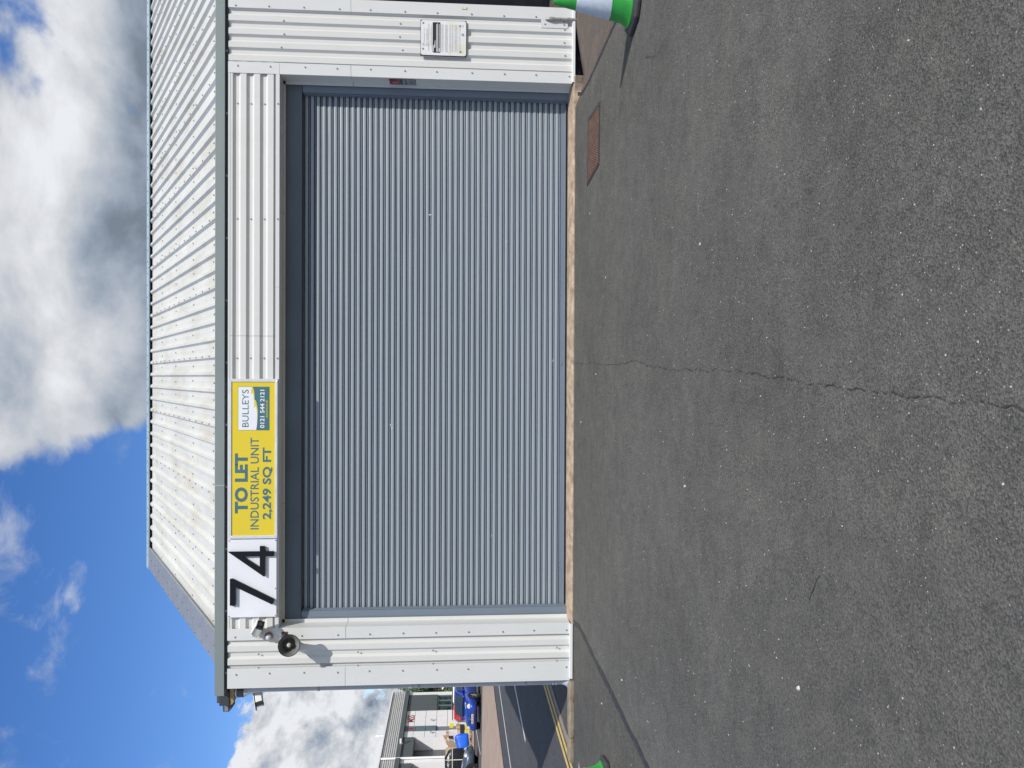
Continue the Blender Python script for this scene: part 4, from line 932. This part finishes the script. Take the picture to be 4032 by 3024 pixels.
# --- goods on pallets in front of the far unit
def rotbox(mb, cx_, cy_, w, d, z0_, z1_, rot, tilt=0, bulge=0):
    c, s_ = math.cos(rot), math.sin(rot); vs = []
    for z in (z0_, z1_):
        for px, py in ((-w/2, -d/2), (w/2, -d/2), (w/2, d/2), (-w/2, d/2)):
            dz = px*tilt; vs.append((cx_+px*c-py*s_, cy_+px*s_+py*c, z+dz))
    return mb.add(vs, [(3, 2, 1, 0), (4, 5, 6, 7), (0, 1, 5, 4), (1, 2, 6, 5), (2, 3, 7, 6), (3, 0, 4, 7)])
RT = R(26)
def along(b): # ground spot on the pallet row, b = sideways picture row in the close-up
    u = (b-590)/(810-590); return (-23.76-1.01*u, 41.81-1.47*u)
def pallet(b, label, w=1.2, back=0.):
    x, y = along(b); x -= .43*back; y += .9*back; z = zfar(x, y)+.055; t = thing('pallet', (x, y, z), label, 'pallet', 'timber pallets in front of the far unit')
    c, s_ = math.cos(RT), math.sin(RT)
    for k in range(5):
        o = -.42+k*.21; mb = MB(); rotbox(mb, x-o*s_, y+o*c, w, .12, z+.118, z+.14, RT); mb.build('deck_board', 'wood', t)
    for i in (-1, 0, 1):
        for k in (-.42, 0, .42): mb = MB(); px = i*(w/2-.07); rotbox(mb, x+px*c-k*s_, y+px*s_+k*c, .12, .12, z+.02, z+.117, RT); mb.build('block', 'wood', t)
    for k in (-.42, 0, .42): mb = MB(); rotbox(mb, x-k*s_, y+k*c, w, .10, z, z+.019, RT); mb.build('bottom_board', 'wood', t)
    return x, y, z+.142
def goods(name, b, w, d, z0_, z1_, mat, label, cat, back=0., tilt=0., rot=None, group='goods stacked before the far unit', detail=None):
    x, y = along(b); x -= .43*back; y += .9*back; t = thing(name, (x, y, z0_), label, cat, group); mb = MB(); rotbox(mb, x, y, w, d, z0_, z1_, RT if rot is None else rot, tilt)
    bev(mb.build('body', mat, t), .012)
    if detail == 'lid':
        mb = MB(); rotbox(mb, x, y, w*1.04, d*1.04, z1_+.002, z1_+.035, RT if rot is None else rot, tilt); mb.build('lid', mat, t)
    if detail == 'tape':
        mb = MB(); rotbox(mb, x, y, w*.16, d*1.012, z0_+.01, z1_+.004, RT if rot is None else rot, tilt); mb.build('tape', 'carton2', t)
    if detail == 'ribs':
        for k in range(4): mb = MB(); rotbox(mb, x, y, w*1.03, d*1.03, z0_+(k+.3)*(z1_-z0_)/4, z0_+(k+.55)*(z1_-z0_)/4, RT if rot is None else rot, tilt); mb.build('band', mat, t)
    return t
px, py, pz = pallet(725, 'timber pallet under the blue tarpaulin load')
pallet(612, 'timber pallet under the yellow crates'); pallet(860, 'timber pallet under the black wrapped load', 1.4)
tp = thing('tarpaulin_load', (px, py, pz), 'pallet load under a bright blue tarpaulin', 'tarpaulin'); rt_ = random.Random(4); secs = []
c, s_ = math.cos(RT), math.sin(RT)
for j, (z, sc_) in enumerate(((.02, 1.03), (.22, 1.05), (.5, 1.02), (.78, .98), (.92, .80), (.98, .35))):
    ring = []
    for k in range(28):
        a = 2*math.pi*k/28; ex = .60*sc_*max(-1, min(1, 1.35*math.cos(a)))*(1+rt_.uniform(-.02, .02)); ey = .50*sc_*max(-1, min(1, 1.35*math.sin(a)))*(1+rt_.uniform(-.03, .03))
        zz = z*(1.0 if z < .3 else (1-.10*(1-ex/.6)))+rt_.uniform(-.02, .02) + (.10 if ex > .2 and z > .9 else 0); ring.append((px+ex*c-ey*s_, py+ex*s_+ey*c, pz+zz*1.0))
    secs.append(ring)
tb_ = loft(secs).build('sheet', 'tarp', tp); m_ = tb_.modifiers.new('sub', 'SUBSURF'); m_.levels = 1; m_.render_levels = 1; auto_smooth(tb_, 40)
bx_, by_ = along(868); bl = thing('wrapped_load', (bx_, by_, pz), 'tall pallet load in black stretch wrap with white straps', 'wrapped load')
secs = []
for z, sc_ in ((0, .95), (.3, 1.0), (.9, 1.0), (1.3, .97), (1.52, .85), (1.62, .55)):
    ring = []
    for k in range(24):
        a = 2*math.pi*k/24; ex = .74*sc_*max(-1, min(1, 1.3*math.cos(a)))*(1+rt_.uniform(-.02, .02)); ey = .5*sc_*max(-1, min(1, 1.3*math.sin(a))); ring.append((bx_+ex*c-ey*s_, by_+ex*s_+ey*c, pz+z+rt_.uniform(-.02, .02)-(.12 if ex > .35 and z > 1.2 else 0)))
    secs.append(ring)
wb_ = loft(secs).build('wrap', 'wrap', bl); auto_smooth(wb_, 50)
for k in (.06,): mb = MB(); rotbox(mb, bx_+k*c, by_+k*s_, .045, 1.03, pz+.0, pz+1.58, RT); mb.build('strap', 'strap', bl)
mb = MB(); rotbox(mb, bx_, by_, 1.50, 1.02, pz+1.12, pz+1.16, RT); mb.build('strap', 'strap', bl)
goods('crate', 640, .46, .5, .62, .84, 'crateY', 'yellow ribbed crate on pallet nearest the blue tarpaulin', 'crate', detail='ribs')
goods('crate', 583, .50, .5, .62, .84, 'crateY', 'yellow ribbed crate on pallet nearest the blue car', 'crate', detail='ribs')
goods('crate', 632, .42, .5, .88, 1.14, 'crateK', 'black crate stacked on yellow crate beside the tarpaulin', 'crate', detail='lid')
goods('crate', 584, .42, .5, .88, 1.14, 'crateK', 'black crate stacked on the yellow crate nearest the blue car', 'crate', detail='lid')
goods('carton', 580, .46, .45, 1.18, 1.46, 'carton', 'brown carton on the black crate nearest the blue car', 'box', detail='tape')
goods('carton', 634, .40, .45, 1.18, 1.36, 'carton2', 'pale carton on the black crate beside the tarpaulin', 'box', detail='tape')
goods('paper_stack', 626, .38, .4, 1.365, 1.90, 'paper', 'tall pale grey stack on top of the pale carton', 'stack', detail='ribs')
goods('carton', 640, .38, .4, 1.94, 2.14, 'carton', 'brown carton on top of the pale grey stack', 'box', detail='tape')
goods('carton', 690, .55, .4, 1.60, 1.95, 'carton', 'brown carton leaning behind the tarpaulin beside the grey stack', 'box', .7, .12, detail='tape')
goods('carton', 690, .62, .35, 2.0, 2.2, 'carton', 'tilted brown carton topmost on the stacks', 'box', .7, .45, detail='tape')
goods('carton', 745, .48, .45, .62, 2.0, 'carton', 'tall ridged brown carton behind the blue tarpaulin', 'box', .95, 0, detail='ribs')
goods('carton', 790, .5, .4, .62, 2.15, 'carton2', 'pale carton with white labels beside the black wrapped load', 'box', .95, 0, detail='tape')
goods('crate', 560, .3, .4, 1.62, 1.9, 'crateY', 'small yellow crate behind the red van by the far door', 'crate', .9)
# --- trees beyond the far unit
def tree(loc, h, cr, label, seed, n=2600):
    rnd = random.Random(seed); t = thing('tree', loc, label, 'tree', 'trees beyond the far unit'); L = Vector(loc)
    mb = MB(); mb.tube([L, L+Vector((.1, 0, h*.3)), L+Vector((-.1, .1, h*.6)), L+Vector((0, 0, h*.9))], [.22, .17, .11, .03], 10); tr = mb.build('trunk', 'bark', t)
    cl = []; lb = MB()
    for k in range(16):
        a = rnd.uniform(0, 6.28); z = rnd.uniform(.30, .95); r_ = cr*(1-abs(z-.55)*1.2)*rnd.uniform(.4, .95); c_ = L+Vector((r_*math.cos(a), r_*math.sin(a), h*z)); cl.append((c_, cr*rnd.uniform(.28, .5)))
        lb.tube([L+Vector((0, 0, h*z*.7)), L.lerp(c_, .6)+Vector((0, 0, h*z*.25)), c_], [.06, .04, .015], 5)
    lb.build('limb', 'bark', tr); lf = MB()
    for k in range(n):
        c_, r_ = rnd.choice(cl); d = Vector((rnd.gauss(0, 1), rnd.gauss(0, 1), rnd.gauss(0, .8))).normalized()*r_*rnd.uniform(.5, 1.1); p = c_+d; u_ = Vector((rnd.gauss(0, 1), rnd.gauss(0, 1), rnd.gauss(0, 1))).normalized()*rnd.uniform(.10, .20); w_ = u_.orthogonal().normalized()*u_.length*.6
        lf.add([p-u_, p+w_*.8, p+u_, p-w_*.8], [(0, 1, 2, 3)])
    lf.build('crown', 'leaf', t)
tree((-30.4, 66, .3), 6.4, 2.4, 'leafy green tree just behind the far unit corner', 1); tree((-34.0, 76, .3), 7.0, 3.0, 'larger leafy tree further back behind the far unit', 2); tree((-29.0, 80, .3), 6.2, 2.6, 'green tree furthest along the road past the far unit', 3)
hd = thing('hedge', (-28.5, 62, .3), 'dark clipped hedge at the end of the car park', 'hedge'); hm = MB(); rh = random.Random(9)
for k in range(2600):
    p = Vector((-28.5+rh.uniform(-3.2, 3), 62+rh.uniform(-.8, .8), .35+rh.uniform(0, 1.6))); u_ = Vector((rh.gauss(0, 1), rh.gauss(0, 1), rh.gauss(0, 1))).normalized()*.12; w_ = u_.orthogonal()*.6; hm.add([p-u_, p+w_, p+u_, p-w_], [(0, 1, 2, 3)])
hm.build('foliage', 'leaf', hd); MB().box(-31.5, -25.7, 61.6, 62.4, .3, 1.7).build('woody_core', 'bark', hd)

ORG = Vector((0, 0, 0)); tlm = MB(); rw = random.Random(21)
hts = [rw.uniform(5, 9) for _ in range(90)]
for k in range(9000):
    u = rw.random(); x = -230+430*u; q_ = u*88; i = int(q_); h = hts[i]*(1-q_+i)+hts[i+1]*(q_-i); z = rw.random()**.7*h; y = 185+rw.uniform(-4, 4)
    p = Vector((x, y, z)); a = rw.uniform(0, 6.3); w = rw.uniform(.7, 1.5); u_ = Vector((math.cos(a), math.sin(a)*.4, rw.uniform(-.6, .6)))*w; v_ = Vector((-math.sin(a)*.5, rw.uniform(-.3, .3), rw.uniform(.5, 1)))*w
    tlm.add([p-u_, p+v_*.7, p+u_, p-v_*.7], [(0, 1, 2, 3)])
tlm.build('far_treeline', 'leaf', kind='stuff', label='belt of distant trees along the horizon', category='trees')
